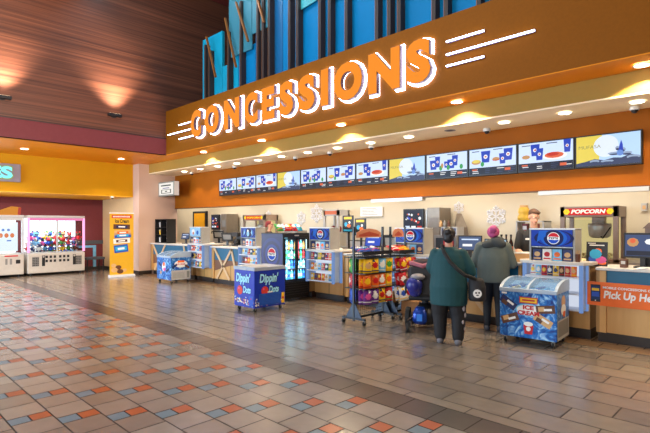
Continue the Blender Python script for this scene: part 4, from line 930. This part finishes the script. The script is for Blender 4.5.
for k in range(9): st.cyl((.02*math.cos(k), .02*math.sin(k), .03), (.03*math.cos(k), .03*math.sin(k), .16), .004, 'tan', 5)
st.build('sticks', t)
t = MB()
for k in range(60): t.ell((random.gauss(0, .06), random.gauss(0, .04), .015+random.random()*.06), .018, mat('popcorn', 'f4e2a4', .7), 6, 4)
tag(t.build('popcorn_pile', loc=(-2.15, 7.62, CTZ)), 'pale yellow popcorn heap on the counter beside the dark poster', 'popcorn', kind='stuff')
t = thing('wood_crate', 'light wooden box on the counter in front of the man', 'box', (-2.98, 7.60, CTZ)); MB().box(-.17, .17, -.12, .12, 0, .13, 'tan').build('box_body', t, bevel=.004); MB().box(-.18, .18, -.13, .13, .13, .15, 'white').build('lid', t)
# shelf behind the man
t = thing('storage_rack', 'pale storage rack against the cream wall behind the man', 'shelf', (-4.02, 9.6, .97), 0)
for x_ in (0, .52): MB().box(x_, x_+.03, 0, .4, 0, .72, 'lgrey').build('side', t)
for z in (0, .25, .48, .70): MB().box(0, .55, 0, .4, z, z+.02, 'lgrey').build('shelf', t)
for k, (x_, z, m) in enumerate([(.12, .27, 'red'), (.28, .27, 'black'), (.42, .27, 'red'), (.14, .50, 'maroon'), (.34, .50, 'red'), (.2, .02, 'white'), (.4, .02, 'grey')]):
    tag(MB().box(-.05, .05, -.06, .06, 0, .17, m).box(-.04, .04, -.062, -.06, .05, .12, 'paper').build('carton', loc=(-4.02+x_, 9.76, .97+z)), '%s carton on the storage rack behind the man, %s shelf, %s' % ({'lgrey': 'grey'}.get(m, m), {.27: 'middle', .50: 'top', .02: 'bottom'}[z], 'left' if x_ < .25 else ('right' if x_ > .3 else 'centre')), 'carton', 'cartons on the storage rack')
t = thing('snack_jar', 'yellow rounded jar on top of the storage rack behind the man', 'jar', (-3.93, 9.78, 1.69)); MB().lathe([(.08, 0), (.12, .03), (.12, .10), (.09, .14), (.11, .17), (.10, .25), (.07, .28)], (0, 0, 0), mat('mustard_jar', 'd9ae3c', .4), 16).build('pot', t, smooth=True); MB().lathe([(.08, .28), (.08, .32)], (0, 0, 0), 'tan', 16).build('lid', t)
for k in range(3):
    o = MB().lathe([(.035, 0), (.037, .02), (.037, .2), (.014, .26), (.014, .30)], (0, 0, 0), mat('dark_syrup', '3a1d14', .2), 12).lathe([(.018, .30), (.018, .33)], (0, 0, 0), 'black', 10).lathe([(.038, .06), (.038, .15)], (0, 0, 0), 'orange' if k else 'yellow', 12).build('syrup_bottle', loc=(-4.36+.1*k, 9.7, .97), smooth=True); o.scale = (1.2, 1.2, 1.35)
    tag(o, 'dark syrup bottle beside the storage rack behind the man, %s from the left' % ORD[k], 'bottle', 'syrup bottles')
# coffee brewer, fryer, cups and bottles
t = thing('counter_oven', 'grey counter oven with red display behind the woman in teal', 'oven', (-5.72, 9.3, CZ)); MB().box(0, .55, 0, .45, 0, .42, 'grey').build('housing', t, bevel=.01); mb = MB().rect(FY(0, -.001, 0), .05, .5, .06, .36, .001, 'dark'); mb.rect(FY(0, -.001, 0), .24, .48, .2, .3, .002, glow('oven_red', 'd83030', .6)); mb.build('door', t)
t = thing('bottle_tray', 'small shelf box on top of the grey counter oven', 'box', (-5.6, 9.38, CZ+.42)); MB().box(0, .4, 0, .3, 0, .18, 'lgrey').box(.03, .37, -.002, 0, .03, .15, 'navy').build('tray', t)
for k in range(3): tag(MB().lathe([(.03, 0), (.034, .01), (.034, .09), (.014, .12), (.014, .145)], (0, 0, 0), ['tan', 'grey', 'brown'][k], 12).build('sauce_bottle', loc=(-5.68+.10*k, 9.52, CZ+.60), smooth=True), '%s bottle on the shelf box above the counter oven' % ['tan', 'grey', 'brown'][k], 'bottle', 'sauce bottles above the oven')
for k in range(5): tag(MB().lathe([(.04, 0), (.055, .12+.02*(k % 2))], (0, 0, 0), ['white', 'tan', 'white', 'orange', 'white'][k], 12).build('paper_cup', loc=(-8.4+.17*k, 7.72+.05*(k % 2), CTZ)), 'paper cup on the counter between cooler and snack rack, %s from the left' % ORD[k], 'cup', 'paper cups on the counter')
t = thing('ice_bin', 'low steel drinks bin on the back counter below the warming cabinet', 'bin', (-8.5, 9.5, CZ)); MB().box(0, .8, 0, .4, 0, .22, 'steel').box(.05, .75, .05, .35, .22, .24, 'dark').build('bin_body', t, bevel=.01)
t = thing('coffee_brewer', 'black coffee brewer on the counter left of the second display unit', 'coffee maker', (-10.95, 7.72, CTZ)); MB().box(-.13, .13, -.05, .2, 0, .05, 'black').box(-.13, .13, .08, .2, .05, .36, 'black').box(-.13, .13, -.06, .2, .27, .38, 'black').build('housing', t, bevel=.01); MB().lathe([(.06, .05), (.08, .1), (.05, .2)], (0, 0, 0), 'dark', 14).build('pot', t)
t = thing('nacho_warmer', 'grey steel cabinet on the counter right of the second display unit', 'food warmer', (-8.95, 7.72, CTZ)); MB().box(0, .45, 0, .35, 0, .45, 'grey').box(.06, .39, -.01, 0, .06, .38, 'dark').build('housing', t, bevel=.01); MB().rect(FY(0, -.011, 0), .1, .35, .1, .34, .001, glow('warm_window', 'f0d890', .6)).build('window', t)
# trophy cabinet
t = thing('display_cabinet', 'black open display cabinet of white cups beside the beige column', 'cabinet', (-15.17, 7.46, CTZ), 0)
MB().box(0, .8, .30, .32, 0, .78, 'black').box(0, .02, 0, .30, 0, .78, 'black').box(.78, .80, 0, .30, 0, .78, 'black').box(.39, .41, 0, .30, 0, .78, 'black').box(0, .8, 0, .30, .76, .78, 'black').box(0, .8, 0, .30, 0, .02, 'black').build('case', t)
for z in (.26, .50): MB().box(.02, .78, .02, .30, z, z+.01, 'dark').build('shelf', t)
for k in range(9):
    x_ = (.10, .30, .60)[k//3]; z = (.02, .27, .51)[k % 3]
    tag(MB().lathe([(.03, 0), (.045, .14)], (0, 0, 0), ['white', 'yellow', 'lgrey'][k % 3], 10).lathe([(.047, .14), (.047, .155), (.02, .17)], (0, 0, 0), 'lgrey', 10).build('souvenir_cup', loc=(-15.17+x_, 7.60, CTZ+z)), '%s souvenir cup on the %s shelf of the black display cabinet, %s' % (['white', 'yellow', 'grey'][k % 3], ['bottom', 'middle', 'top'][k % 3], ['left', 'middle', 'right'][k//3]), 'cup', 'cups in the black display cabinet')
t = thing('chrome_tap', 'steel counter fitting beside the left display unit', 'dispenser', (-12.9, 7.75, CTZ)); MB().box(-.15, .15, -.1, .1, 0, .3, 'steel').build('body', t, bevel=.01)
# snowflakes
def flake(label, x, z, r):
    mb = MB(); wm = mat('glitter_white', 'e8e6e6', .5, var=.05)
    for k in range(6):
        a = k*PI/3+PI/6; d = Vector((math.cos(a), 0, math.sin(a))); p = Vector((-math.sin(a), 0, math.cos(a)))
        mb.bar((0, 0, 0), d*r, r*.1, .012, wm, side=(0, 1, 0))
        for q, l in ((.45, .38), (.72, .28)):
            for s in (-1, 1): mb.bar(d*(r*q), d*(r*(q+l*.7))+p*(s*r*l), r*.13, .012, wm, side=(0, 1, 0))
        mb.obox(d*(r*.98), (r*.22, .012, r*.22), wm, Euler((0, -a+PI/4, 0)))
    mb.lathe([(r*.1, 0), (r*.1, .01)], (0, 0, 0), wm, 6)
    tag(mb.build('snowflake', loc=(x, 10.18, z)), label, 'decoration', 'snowflakes on the back wall')
flake('small white paper snowflake on the cream wall above the drink cooler, left of two', -10.99, 1.83, .20)
flake('white paper snowflake on the cream wall above the drink cooler, right of two', -10.31, 1.96, .26)
flake('white paper snowflake on the cream wall above the woman in teal', -5.60, 2.02, .13)
flake('large white paper snowflake on the cream wall above the grey hoodie customer', -4.70, 1.80, .22)
flake('tiny white paper snowflake near the left soda dispenser', -12.6, 1.95, .14)
tag(MB().box(0, .09, -.05, 0, 0, .14, 'lgrey').box(.02, .07, -.052, -.05, .03, .1, 'tan').build('wall_dispenser', loc=(-1.98, 10.2, 1.86)), 'small grey box on the cream wall right of the popcorn machine', 'box')

# ------------------------------------------------------------------ people
def fuse(name, prims, m, vox, parent, smooth=3):
    mb = MB()
    for p in prims:
        if p[0] == 'c':
            _, a, b, r0, r1 = p; a, b = Vector(a), Vector(b); mb.ell(a, r0, m, 12, 8); mb.ell(b, r1, m, 12, 8)
            mb.cyl(a, b, r0, m, 14, r2=r1)
        elif p[0] == 'e': mb.ell(p[1], p[2], m, 16, 10, Euler(p[3]) if len(p) > 3 else None)
        elif p[0] == 'l': mb.loft(p[1], m, 22)
    o = mb.build(name, parent)
    r = o.modifiers.new('fuse', 'REMESH'); r.mode = 'VOXEL'; r.voxel_size = vox; r.use_smooth_shade = True
    s = o.modifiers.new('soft', 'SMOOTH'); s.iterations = smooth; s.factor = .5
    bpy.context.view_layer.update()
    me = bpy.data.meshes.new_from_object(o.evaluated_get(bpy.context.evaluated_depsgraph_get())); o.modifiers.clear(); old = o.data; o.data = me; bpy.data.meshes.remove(old)
    me.name = name; me.materials.clear(); me.materials.append(K(m) if isinstance(m, str) else m)
    return o
SKIN = mat('skin', 'd09a80', .5, var=.05)
def hand(wr, d, s=1., palm_n=(0, 0, 1), curl=.5):
    """palm, four curled fingers of different lengths and a thumb from its side"""
    wr = Vector(wr); d = Vector(d).normalized(); pn = Vector(palm_n).normalized(); sd = d.cross(pn).normalized(); P = []
    kn = wr+d*.085*s
    P += [('c', wr, wr+d*.02, .024*s, .026*s)]
    for k, (off, ln) in enumerate([(-.030, .062), (-.010, .075), (.010, .070), (.030, .055)]):
        b = kn+sd*off*s; P.append(('c', wr+sd*off*.6*s, b, .016*s, .012*s)); d1 = (d+pn*(-curl*.6)).normalized(); d2 = (d+pn*(-curl*2)).normalized()
        m1 = b+d1*ln*.55*s; P.append(('c', b, m1, .0115*s, .010*s)); P.append(('c', m1, m1+d2*ln*.5*s, .010*s, .0085*s))
    tb = wr+d*.03*s-sd*.022*s; tm = tb+(d*.6-sd*.8).normalized()*.04*s
    P += [('c', tb, tm, .014*s, .011*s), ('c', tm, tm+(d*.9-sd*.3-pn*.3).normalized()*.03*s, .011*s, .009*s)]
    return P
def head(P, c, s=1., yaw=0, pitch=0):
    """head looking towards +y turned by yaw; returns a function that maps face coordinates"""
    R = Euler((pitch, 0, yaw)).to_matrix(); c = Vector(c); q = lambda x, y, z: c+R@Vector((x*s, y*s, z*s))
    P += [('e', q(0, -.008, .035), (.076*s, .092*s, .088*s), (pitch, 0, yaw)), ('e', q(0, .018, -.035), (.058*s, .066*s, .075*s), (pitch, 0, yaw)),
          ('c', q(0, .082, .015), q(0, .102, -.022), .008*s, .014*s), ('e', q(.076, -.005, 0), (.012*s, .02*s, .032*s), (0, 0, yaw)), ('e', q(-.076, -.005, 0), (.012*s, .02*s, .032*s), (0, 0, yaw)),
          ('e', q(0, .07, -.075), (.022*s, .02*s, .016*s)), ('e', q(0, .082, -.052), (.022*s, .012*s, .007*s)), ('e', q(0, .078, .040), (.05*s, .014*s, .010*s), (pitch, 0, yaw))]
    return q, R
def face(t, q, R, yaw, s=1.):
    e = MB(); l = MB()
    for x in (-.030, .030): e.ell(q(x, .074, .014), (.0125*s, .009*s, .0085*s), 'white', 10, 6); e.ell(q(x, .0815, .014), (.0055*s, .004*s, .006*s), 'brown', 8, 5)
    e.build('eyes', t, smooth=True)
    l.ell(q(0, .091, -.050), (.021*s, .006*s, .007*s), mat('lips', 'a85a50', .5), 10, 6); l.build('mouth', t, smooth=True)

# woman in teal, seen from behind
WZ = math.radians(26)
t = thing('person', 'person in a teal tunic and black printed leggings, standing with back turned', 'person', (-3.375, 5.86, 0), WZ)
B = []; q, R = head(B, (0, .03, 1.46), .98, .1, -.1)
B += [('c', (0, .0, 1.30), (0, .02, 1.40), .055, .05), ('l', [(0, 0, .60, .21, .16), (0, 0, .78, .22, .17), (0, 0, .95, .20, .15), (0, 0, 1.10, .19, .13), (0, 0, 1.22, .17, .10), (0, 0, 1.30, .09, .07)]),
      ('c', (-.16, 0, 1.23), (-.225, .02, 1.02), .065, .05), ('c', (-.225, .02, 1.02), (-.22, .24, .95), .045, .03),
      ('c', (.16, 0, 1.23), (.27, -.01, 1.03), .065, .052), ('c', (.27, -.01, 1.03), (.325, .02, .84), .048, .034),
      ('c', (-.11, 0, .72), (-.10, .02, .40), .10, .065), ('c', (-.10, .02, .40), (-.10, 0, .09), .06, .042), ('c', (.11, 0, .72), (.12, 0, .40), .10, .065), ('c', (.12, 0, .40), (.12, -.03, .09), .06, .042),
      ('c', (-.10, -.03, .05), (-.11, .12, .035), .035, .03), ('c', (.12, -.06, .05), (.14, .08, .035), .035, .03)]
B += hand((-.22, .24, .95), (0, 1, -.1), 1, (0, 0, 1)) + hand((.325, .02, .84), (0, .15, -1), 1, (-1, 0, 0))
fuse('body', B, SKIN, .008, t); face(t, q, R, .1)
TL = mat('teal_tunic_cloth', '0b444a', .75, var=.12, bump=.25, scale=9)
fuse('tunic', [('l', [(0, -.01, .53, .245, .20), (0, -.01, .62, .25, .205), (0, -.01, .78, .255, .215), (0, -.01, .90, .24, .19), (0, -.005, 1.0, .245, .18), (0, 0, 1.12, .235, .17), (0, 0, 1.20, .215, .145), (0, 0, 1.265, .165, .11), (0, .005, 1.31, .08, .07)]),
    ('c', (-.17, 0, 1.215), (-.235, .02, 1.03), .08, .075), ('c', (.17, 0, 1.215), (.27, -.01, 1.04), .08, .078), ('c', (-.235, .02, 1.03), (-.225, .10, .98), .075, .068), ('c', (.27, -.01, 1.04), (.295, 0, .97), .078, .07)], TL, .011, t)
LG = mat('black_leggings', '15151a', .7)
fuse('leggings', [('c', (-.11, 0, .72), (-.12, .01, .42), .15, .108), ('c', (-.12, .01, .42), (-.11, 0, .10), .105, .078), ('c', (.11, 0, .72), (.12, 0, .42), .14, .108), ('c', (.13, 0, .42), (.125, -.03, .10), .105, .078)], LG, .012, t)
pm = MB()
for k, (z, s_) in enumerate([(.49, .035), (.40, .034), (.31, .030), (.22, .032), (.14, .026)]):
    rr = .076+.030*(z-.1)/.32; ang = -.75+.35*(k % 2); pm.ell((.122+rr*math.cos(ang), -.01+rr*math.sin(ang), z), (.010, s_*.7, s_), mat('legging_print', 'a8a0a4', .7), 8, 6, Euler((0, 0, ang)))
pm.build('legging_print', t, smooth=True)
sh = mat('grey_shoe', '6c6a70', .6)
fuse('shoe', [('c', (-.11, -.04, .04), (-.12, .12, .035), .045, .04)], sh, .008, t); fuse('shoe', [('c', (.125, -.07, .04), (.145, .09, .035), .047, .042)], sh, .008, t)
HR = mat('dark_hair', '1c1718', .5, var=.5, scale=30, bump=.6)
fuse('hair', [('e', (0, -.005, 1.49), (.092, .098, .098)), ('e', (0, -.05, 1.43), (.072, .055, .07)), ('e', (0, -.085, 1.515), (.05, .045, .045)), ('e', (.03, -.09, 1.47), (.03, .03, .03))], HR, .008, t)
t2 = thing('crossbody_bag', 'black crossbody bag with white emblem at the right hip of the person in teal', 'bag', (-3.375, 5.86, 0), WZ)
pts = [(-.09, .10, 1.28), (-.085, -.02, 1.325), (-.05, -.125, 1.24), (.03, -.185, 1.12), (.12, -.205, 1.03), (.22, -.20, .95), (.34, -.12, .90)]
fuse('strap', [('c', a, b, .026, .026) for a, b in zip(pts[:-1], pts[1:])], mat('black_webbing', '101012', .7), .007, t2, 1)
fuse('bag_body', [('l', [(.37, -.06, .60, .095, .075), (.37, -.06, .63, .115, .09), (.37, -.06, .78, .115, .085), (.36, -.06, .87, .10, .055), (.355, -.06, .90, .08, .03)])], mat('black_bag_cloth', '18171c', .65), .01, t2)
em = MB(); f = Fr((.385, -.06, .66), (1, .2, 0), Z); f.o = Vector((.375, -.158, .71)); f.n = Vector((.2, -1, 0)).normalized()
em.prism(f, [(.055*math.cos(a*PI/8), .055*math.sin(a*PI/8)) for a in range(16)], 0, .012, K('paper')); em.disc(f, -.018, .01, .013, .013, 'black', n=10); em.disc(f, .02, .012, .013, .013, 'black', n=10); em.disc(f, 0, -.02, .018, .013, 'black', ry=.008, n=10)
em.build('emblem', t2)

# customer in a grey hoodie
HZ = math.radians(24)
t = thing('person', 'person with pink hair in a grey green hoodie and black leggings leaning on the counter', 'person', (-3.285, 7.02, 0), HZ)
B = []; q, R = head(B, (0, .07, 1.48), .98, 0, -.35)
B += [('c', (0, .0, 1.32), (0, .05, 1.42), .05, .045), ('l', [(0, 0, .80, .16, .12), (0, 0, .95, .15, .11), (0, 0, 1.15, .17, .11), (0, 0, 1.28, .16, .09), (0, 0, 1.34, .08, .07)]),
      ('c', (-.17, 0, 1.28), (-.25, .04, 1.03), .055, .045), ('c', (-.25, .04, 1.03), (-.20, .26, 1.07), .04, .03), ('c', (.17, 0, 1.28), (.25, .04, 1.03), .055, .045), ('c', (.25, .04, 1.03), (.20, .26, 1.07), .04, .03),
      ('c', (-.08, 0, .80), (-.08, .01, .45), .08, .055), ('c', (-.08, .01, .45), (-.085, -.01, .09), .05, .036), ('c', (.08, 0, .80), (.08, .01, .45), .08, .055), ('c', (.08, .01, .45), (.085, -.01, .09), .05, .036),
      ('c', (-.085, -.04, .05), (-.10, .12, .035), .033, .03), ('c', (.085, -.04, .05), (.10, .12, .035), .033, .03)]
B += hand((-.20, .26, 1.07), (.1, 1, -.1), .95, (0, 0, 1)) + hand((.20, .26, 1.07), (-.1, 1, -.1), .95, (0, 0, 1))
fuse('body', B, SKIN, .008, t); face(t, q, R, 0)
HD = mat('grey_green_fleece', '59605a', .8, var=.15, bump=.3, scale=9)
fuse('hoodie', [('l', [(0, 0, .74, .225, .165), (0, 0, .80, .235, .17), (0, 0, .95, .235, .165), (0, 0, 1.12, .235, .16), (0, 0, 1.24, .215, .135), (0, 0, 1.32, .14, .10), (0, 0, 1.37, .08, .075)]),
    ('c', (-.18, 0, 1.27), (-.27, .03, 1.02), .085, .078), ('c', (-.27, .03, 1.02), (-.21, .22, 1.06), .075, .05), ('c', (.18, 0, 1.27), (.27, .03, 1.02), .085, .078), ('c', (.27, .03, 1.02), (.21, .22, 1.06), .075, .05)], HD, .011, t)
fuse('hood', [('e', (.06, -.07, 1.34), (.13, .085, .075), (0, .25, 0)), ('e', (-.05, -.08, 1.32), (.12, .07, .07), (0, -.2, 0)), ('e', (.08, -.01, 1.385), (.08, .09, .05))], mat('dark_grey_fleece', '3c4040', .8, var=.15, bump=.3, scale=9), .009, t)
fuse('leggings', [('c', (-.085, 0, .78), (-.085, .01, .45), .11, .072), ('c', (-.085, .01, .45), (-.088, -.01, .10), .068, .05), ('c', (.085, 0, .78), (.085, .01, .45), .11, .072), ('c', (.085, .01, .45), (.088, -.01, .10), .068, .05)], LG, .01, t)
for s in (-1, 1): fuse('shoe', [('c', (s*.088, -.05, .042), (s*.105, .12, .036), .046, .042)], mat('dark_patterned_shoe', '3c3a40', .6, var=.5, scale=60), .008, t)
PK = mat('pink_hair', 'b84c80', .6, var=.55, scale=25, bump=.5)
fuse('hair', [('e', (0, .03, 1.50), (.092, .10, .095)), ('e', (.005, -.08, 1.55), (.062, .058, .058)), ('e', (0, -.04, 1.47), (.06, .05, .055)), ('e', (-.03, -.06, 1.50), (.03, .04, .03))], PK, .008, t)

# man behind the counter
t = thing('person', 'person with short brown hair in a black polo shirt behind the counter looking down', 'person', (-3.145, 8.25, 0), math.radians(200))
B = []; q, R = head(B, (0, .06, 1.74), 1.05, .35, -.35)
B += [('c', (0, .0, 1.53), (0, .05, 1.67), .055, .052), ('l', [(0, 0, .92, .16, .12), (0, 0, 1.05, .155, .11), (0, 0, 1.30, .18, .12), (0, 0, 1.45, .19, .10), (0, 0, 1.54, .09, .07)]),
      ('c', (-.20, 0, 1.46), (-.25, .03, 1.17), .055, .045), ('c', (-.25, .03, 1.17), (-.20, .26, 1.10), .04, .028), ('c', (.20, 0, 1.46), (.25, .03, 1.17), .055, .045), ('c', (.25, .03, 1.17), (.14, .26, 1.12), .04, .028),
      ('c', (-.09, 0, .92), (-.09, .01, .5), .09, .06), ('c', (-.09, .01, .5), (-.09, -.01, .09), .055, .04), ('c', (.09, 0, .92), (.09, .01, .5), .09, .06), ('c', (.09, .01, .5), (.09, -.01, .09), .055, .04),
      ('c', (-.09, -.04, .05), (-.10, .14, .035), .035, .03), ('c', (.09, -.04, .05), (.10, .14, .035), .035, .03)]
B += hand((-.20, .26, 1.10), (.1, 1, -.2), 1.05, (0, 0, 1)) + hand((.14, .26, 1.12), (-.2, 1, -.2), 1.05, (0, 0, 1))
fuse('body', B, mat('fair_skin', 'dca78c', .5, var=.04), .0075, t); face(t, q, R, .35, 1.05)
PO = mat('black_polo', '17171b', .7, bump=.2, scale=9)
fuse('polo_shirt', [('l', [(0, 0, .88, .185, .145), (0, 0, 1.05, .18, .135), (0, 0, 1.30, .205, .14), (0, 0, 1.44, .205, .12), (0, 0, 1.52, .12, .09), (0, .01, 1.56, .075, .072)]),
    ('c', (-.20, 0, 1.455), (-.245, .02, 1.25), .078, .072), ('c', (.20, 0, 1.455), (.245, .02, 1.25), .078, .072)], PO, .010, t)
fuse('trousers', [('c', (-.09, 0, .90), (-.09, .01, .5), .115, .085), ('c', (-.09, .01, .5), (-.09, -.01, .08), .08, .065), ('c', (.09, 0, .90), (.09, .01, .5), .115, .085), ('c', (.09, .01, .5), (.09, -.01, .08), .08, .065)], mat('black_trousers', '1a1a1e', .7), .012, t)
for s in (-1, 1): fuse('shoe', [('c', (s*.09, -.05, .042), (s*.10, .14, .036), .045, .04)], 'black', .009, t)
MBN = mat('badge_red', 'a82c2c', .4); bd = MB().box(-.13, -.07, .135, .145, 1.39, 1.41, MBN).box(.06, .13, .135, .145, 1.36, 1.39, 'white'); bd.build('name_badge', t)
hc = Vector((0, .06, 1.74)); rr = Euler((-.35, 0, .35)).to_matrix(); hp = lambda x, y, z: hc+rr@Vector((x, y, z))
fuse('hair', [('e', hp(0, -.025, .062), (.087, .094, .078), (-.35, 0, .35)), ('e', hp(0, .035, .105), (.07, .05, .03), (-.35, 0, .35)), ('e', hp(-.045, .05, .09), (.035, .04, .025)), ('e', hp(0, -.07, .01), (.07, .04, .06))], mat('brown_hair', '5a3a26', .6, var=.3, scale=40), .0075, t)
# worker in maroon cap
t = thing('person', 'person with maroon cap and dark shirt behind the counter left of the drink cooler', 'person', (-10.25, 8.3, 0), math.radians(-60))
B = []; q, R = head(B, (0, .02, 1.60), .98, 0, -.2)
B += [('c', (0, .0, 1.42), (0, .02, 1.52), .05, .045), ('l', [(0, 0, .85, .16, .12), (0, 0, 1.05, .15, .11), (0, 0, 1.25, .17, .11), (0, 0, 1.37, .16, .09), (0, 0, 1.43, .08, .06)]),
      ('c', (-.18, 0, 1.36), (-.24, .03, 1.10), .05, .042), ('c', (-.24, .03, 1.10), (-.20, .24, 1.06), .038, .027), ('c', (.18, 0, 1.36), (.24, .03, 1.10), .05, .042), ('c', (.24, .03, 1.10), (.20, .24, 1.06), .038, .027),
      ('c', (-.08, 0, .85), (-.08, 0, .09), .08, .04), ('c', (.08, 0, .85), (.08, 0, .09), .08, .04), ('c', (-.08, -.03, .05), (-.09, .12, .035), .034, .03), ('c', (.08, -.03, .05), (.09, .12, .035), .034, .03)]
B += hand((-.20, .24, 1.06), (0, 1, -.2), 1, (0, 0, 1)) + hand((.20, .24, 1.06), (0, 1, -.2), 1, (0, 0, 1))
fuse('body', B, SKIN, .01, t); face(t, q, R, 0)
fuse('shirt', [('l', [(0, 0, .82, .19, .15), (0, 0, 1.05, .18, .135), (0, 0, 1.25, .195, .13), (0, 0, 1.36, .18, .11), (0, 0, 1.44, .075, .07)]), ('c', (-.18, 0, 1.35), (-.235, .02, 1.16), .07, .065), ('c', (.18, 0, 1.35), (.235, .02, 1.16), .07, .065)], mat('dark_brown_shirt', '2c1c1c', .7), .012, t)
fuse('trousers', [('c', (-.085, 0, .84), (-.085, 0, .09), .105, .06), ('c', (.085, 0, .84), (.085, 0, .09), .105, .06)], 'black', .012, t)
fuse('cap', [('e', (0, -.005, 1.655), (.092, .098, .078)), ('e', (0, .10, 1.635), (.065, .06, .012)), ('e', (0, -.07, 1.60), (.06, .04, .05))], 'maroon', .009, t)

# ------------------------------------------------------------------ power wheelchair
t = thing('power_wheelchair', 'blue and black power wheelchair left of the person in teal', 'wheelchair', (-4.10, 6.42, 0), math.radians(28))
CB = mat('metallic_blue_shroud', '1c3f98', .25, .4); BKM = K('black')
MB().loft([(0, 0, .10, .15, .22), (0, 0, .20, .17, .25), (0, 0, .32, .15, .2), (0, 0, .40, .09, .12)], BKM, 18).build('base_housing', t, smooth=True)
MB().loft([(-.06, -.26, .12, .08, .04), (-.06, -.29, .18, .11, .06), (-.06, -.29, .30, .10, .06), (-.06, -.24, .38, .06, .03)], CB, 18).build('rear_shroud', t, smooth=True)
for x_ in (-.27, .27):
    MB().cyl((x_-.035, .05, .16), (x_+.035, .05, .16), .16, 'rubber', 26).cyl((x_-.04, .05, .16), (x_+.04, .05, .16), .085, 'lgrey', 18).build('drive_wheel', t, bevel=.012)
    for y_ in (-.34, .38):
        MB().cyl((x_*.85-.022, y_, .075), (x_*.85+.022, y_, .075), .075, 'rubber', 20).cyl((x_*.85-.026, y_, .075), (x_*.85+.026, y_, .075), .035, 'grey', 12).build('caster', t, bevel=.006)
        MB().bar((x_*.85, y_, .17), (x_*.6, y_*.4, .22), .035, .03, BKM).bar((x_*.85+.035, y_, .075), (x_*.85+.035, y_, .18), .02, .02, BKM).build('caster_fork', t)
MB().cyl((0, 0, .38), (0, 0, .47), .05, 'dark', 12).box(-.24, .24, -.20, .26, .46, .54, mat('black_upholstery', '1b1b1f', .6)).build('seat', t, bevel=.03)
MB().box(-.22, .22, -.27, -.19, .54, .98, mat('black_upholstery', '1b1b1f', .6)).build('backrest', t, bevel=.03)
for x_ in (-.28, .28):
    MB().bar((x_, -.20, .56), (x_, -.20, .72), .03, .03, 'dark', side=(0, 1, 0)).box(x_-.035, x_+.035, -.22, .16, .72, .76, BKM).build('armrest', t, bevel=.01)
MB().cyl((.28, .20, .76), (.28, .20, .82), .012, 'black', 8).box(.24, .32, .14, .24, .74, .775, BKM).build('joystick', t)
MB().box(-.16, .16, .40, .60, .10, .12, BKM).bar((0, .22, .44), (0, .42, .12), .04, .03, 'dark', side=(1, 0, 0)).build('footplate', t)
MB().box(-.10, -.02, -.356, -.350, .18, .28, glow('blue_tail_panel', '2f8cff', .5)).build('tail_panel', t)
hp_ = thing('purple_helmet_bag', 'rounded purple blue bag with grey top hanging behind the power wheelchair', 'bag', (-4.10, 6.42, 0), math.radians(28))
fuse('bag_body', [('e', (-.13, -.40, .72), (.12, .12, .13)), ('e', (-.12, -.38, .64), (.10, .10, .10))], mat('purple_blue_nylon', '252a7c', .3), .012, hp_)
fuse('bag_flap', [('e', (-.08, -.38, .84), (.11, .11, .05))], mat('grey_nylon', '77757c', .5), .01, hp_)
jk = tag(fuse('folded_jacket', [('e', (0, -.12, 1.0), (.24, .14, .10)), ('e', (.10, .0, .90), (.20, .16, .14)), ('e', (-.12, .02, .86), (.16, .16, .16)), ('e', (.16, -.20, .86), (.10, .08, .18)), ('e', (0, .05, .68), (.22, .2, .12))], mat('dark_plum_cloth', '2a1a24', .8, var=.6, scale=14, bump=.4), .014, None), 'dark plum jacket and bags heaped on the power wheelchair', 'jacket')
jk.location = (-4.10, 6.42, 0); jk.rotation_euler = (0, 0, math.radians(28))
sc = tag(fuse('pink_scarf', [('c', (-.20, -.18, 1.03), (-.02, -.26, .99), .035, .035), ('c', (-.02, -.26, .99), (.16, -.22, 1.05), .035, .03), ('c', (.16, -.22, 1.05), (.26, -.12, 1.0), .03, .025)], mat('dusty_pink_cloth', '9c5a66', .8, var=.4, scale=20), .01, None), 'dusty pink scarf lying over the jacket on the power wheelchair', 'scarf')
sc.location = (-4.10, 6.42, 0); sc.rotation_euler = (0, 0, math.radians(28))
bpy.context.view_layer.update()
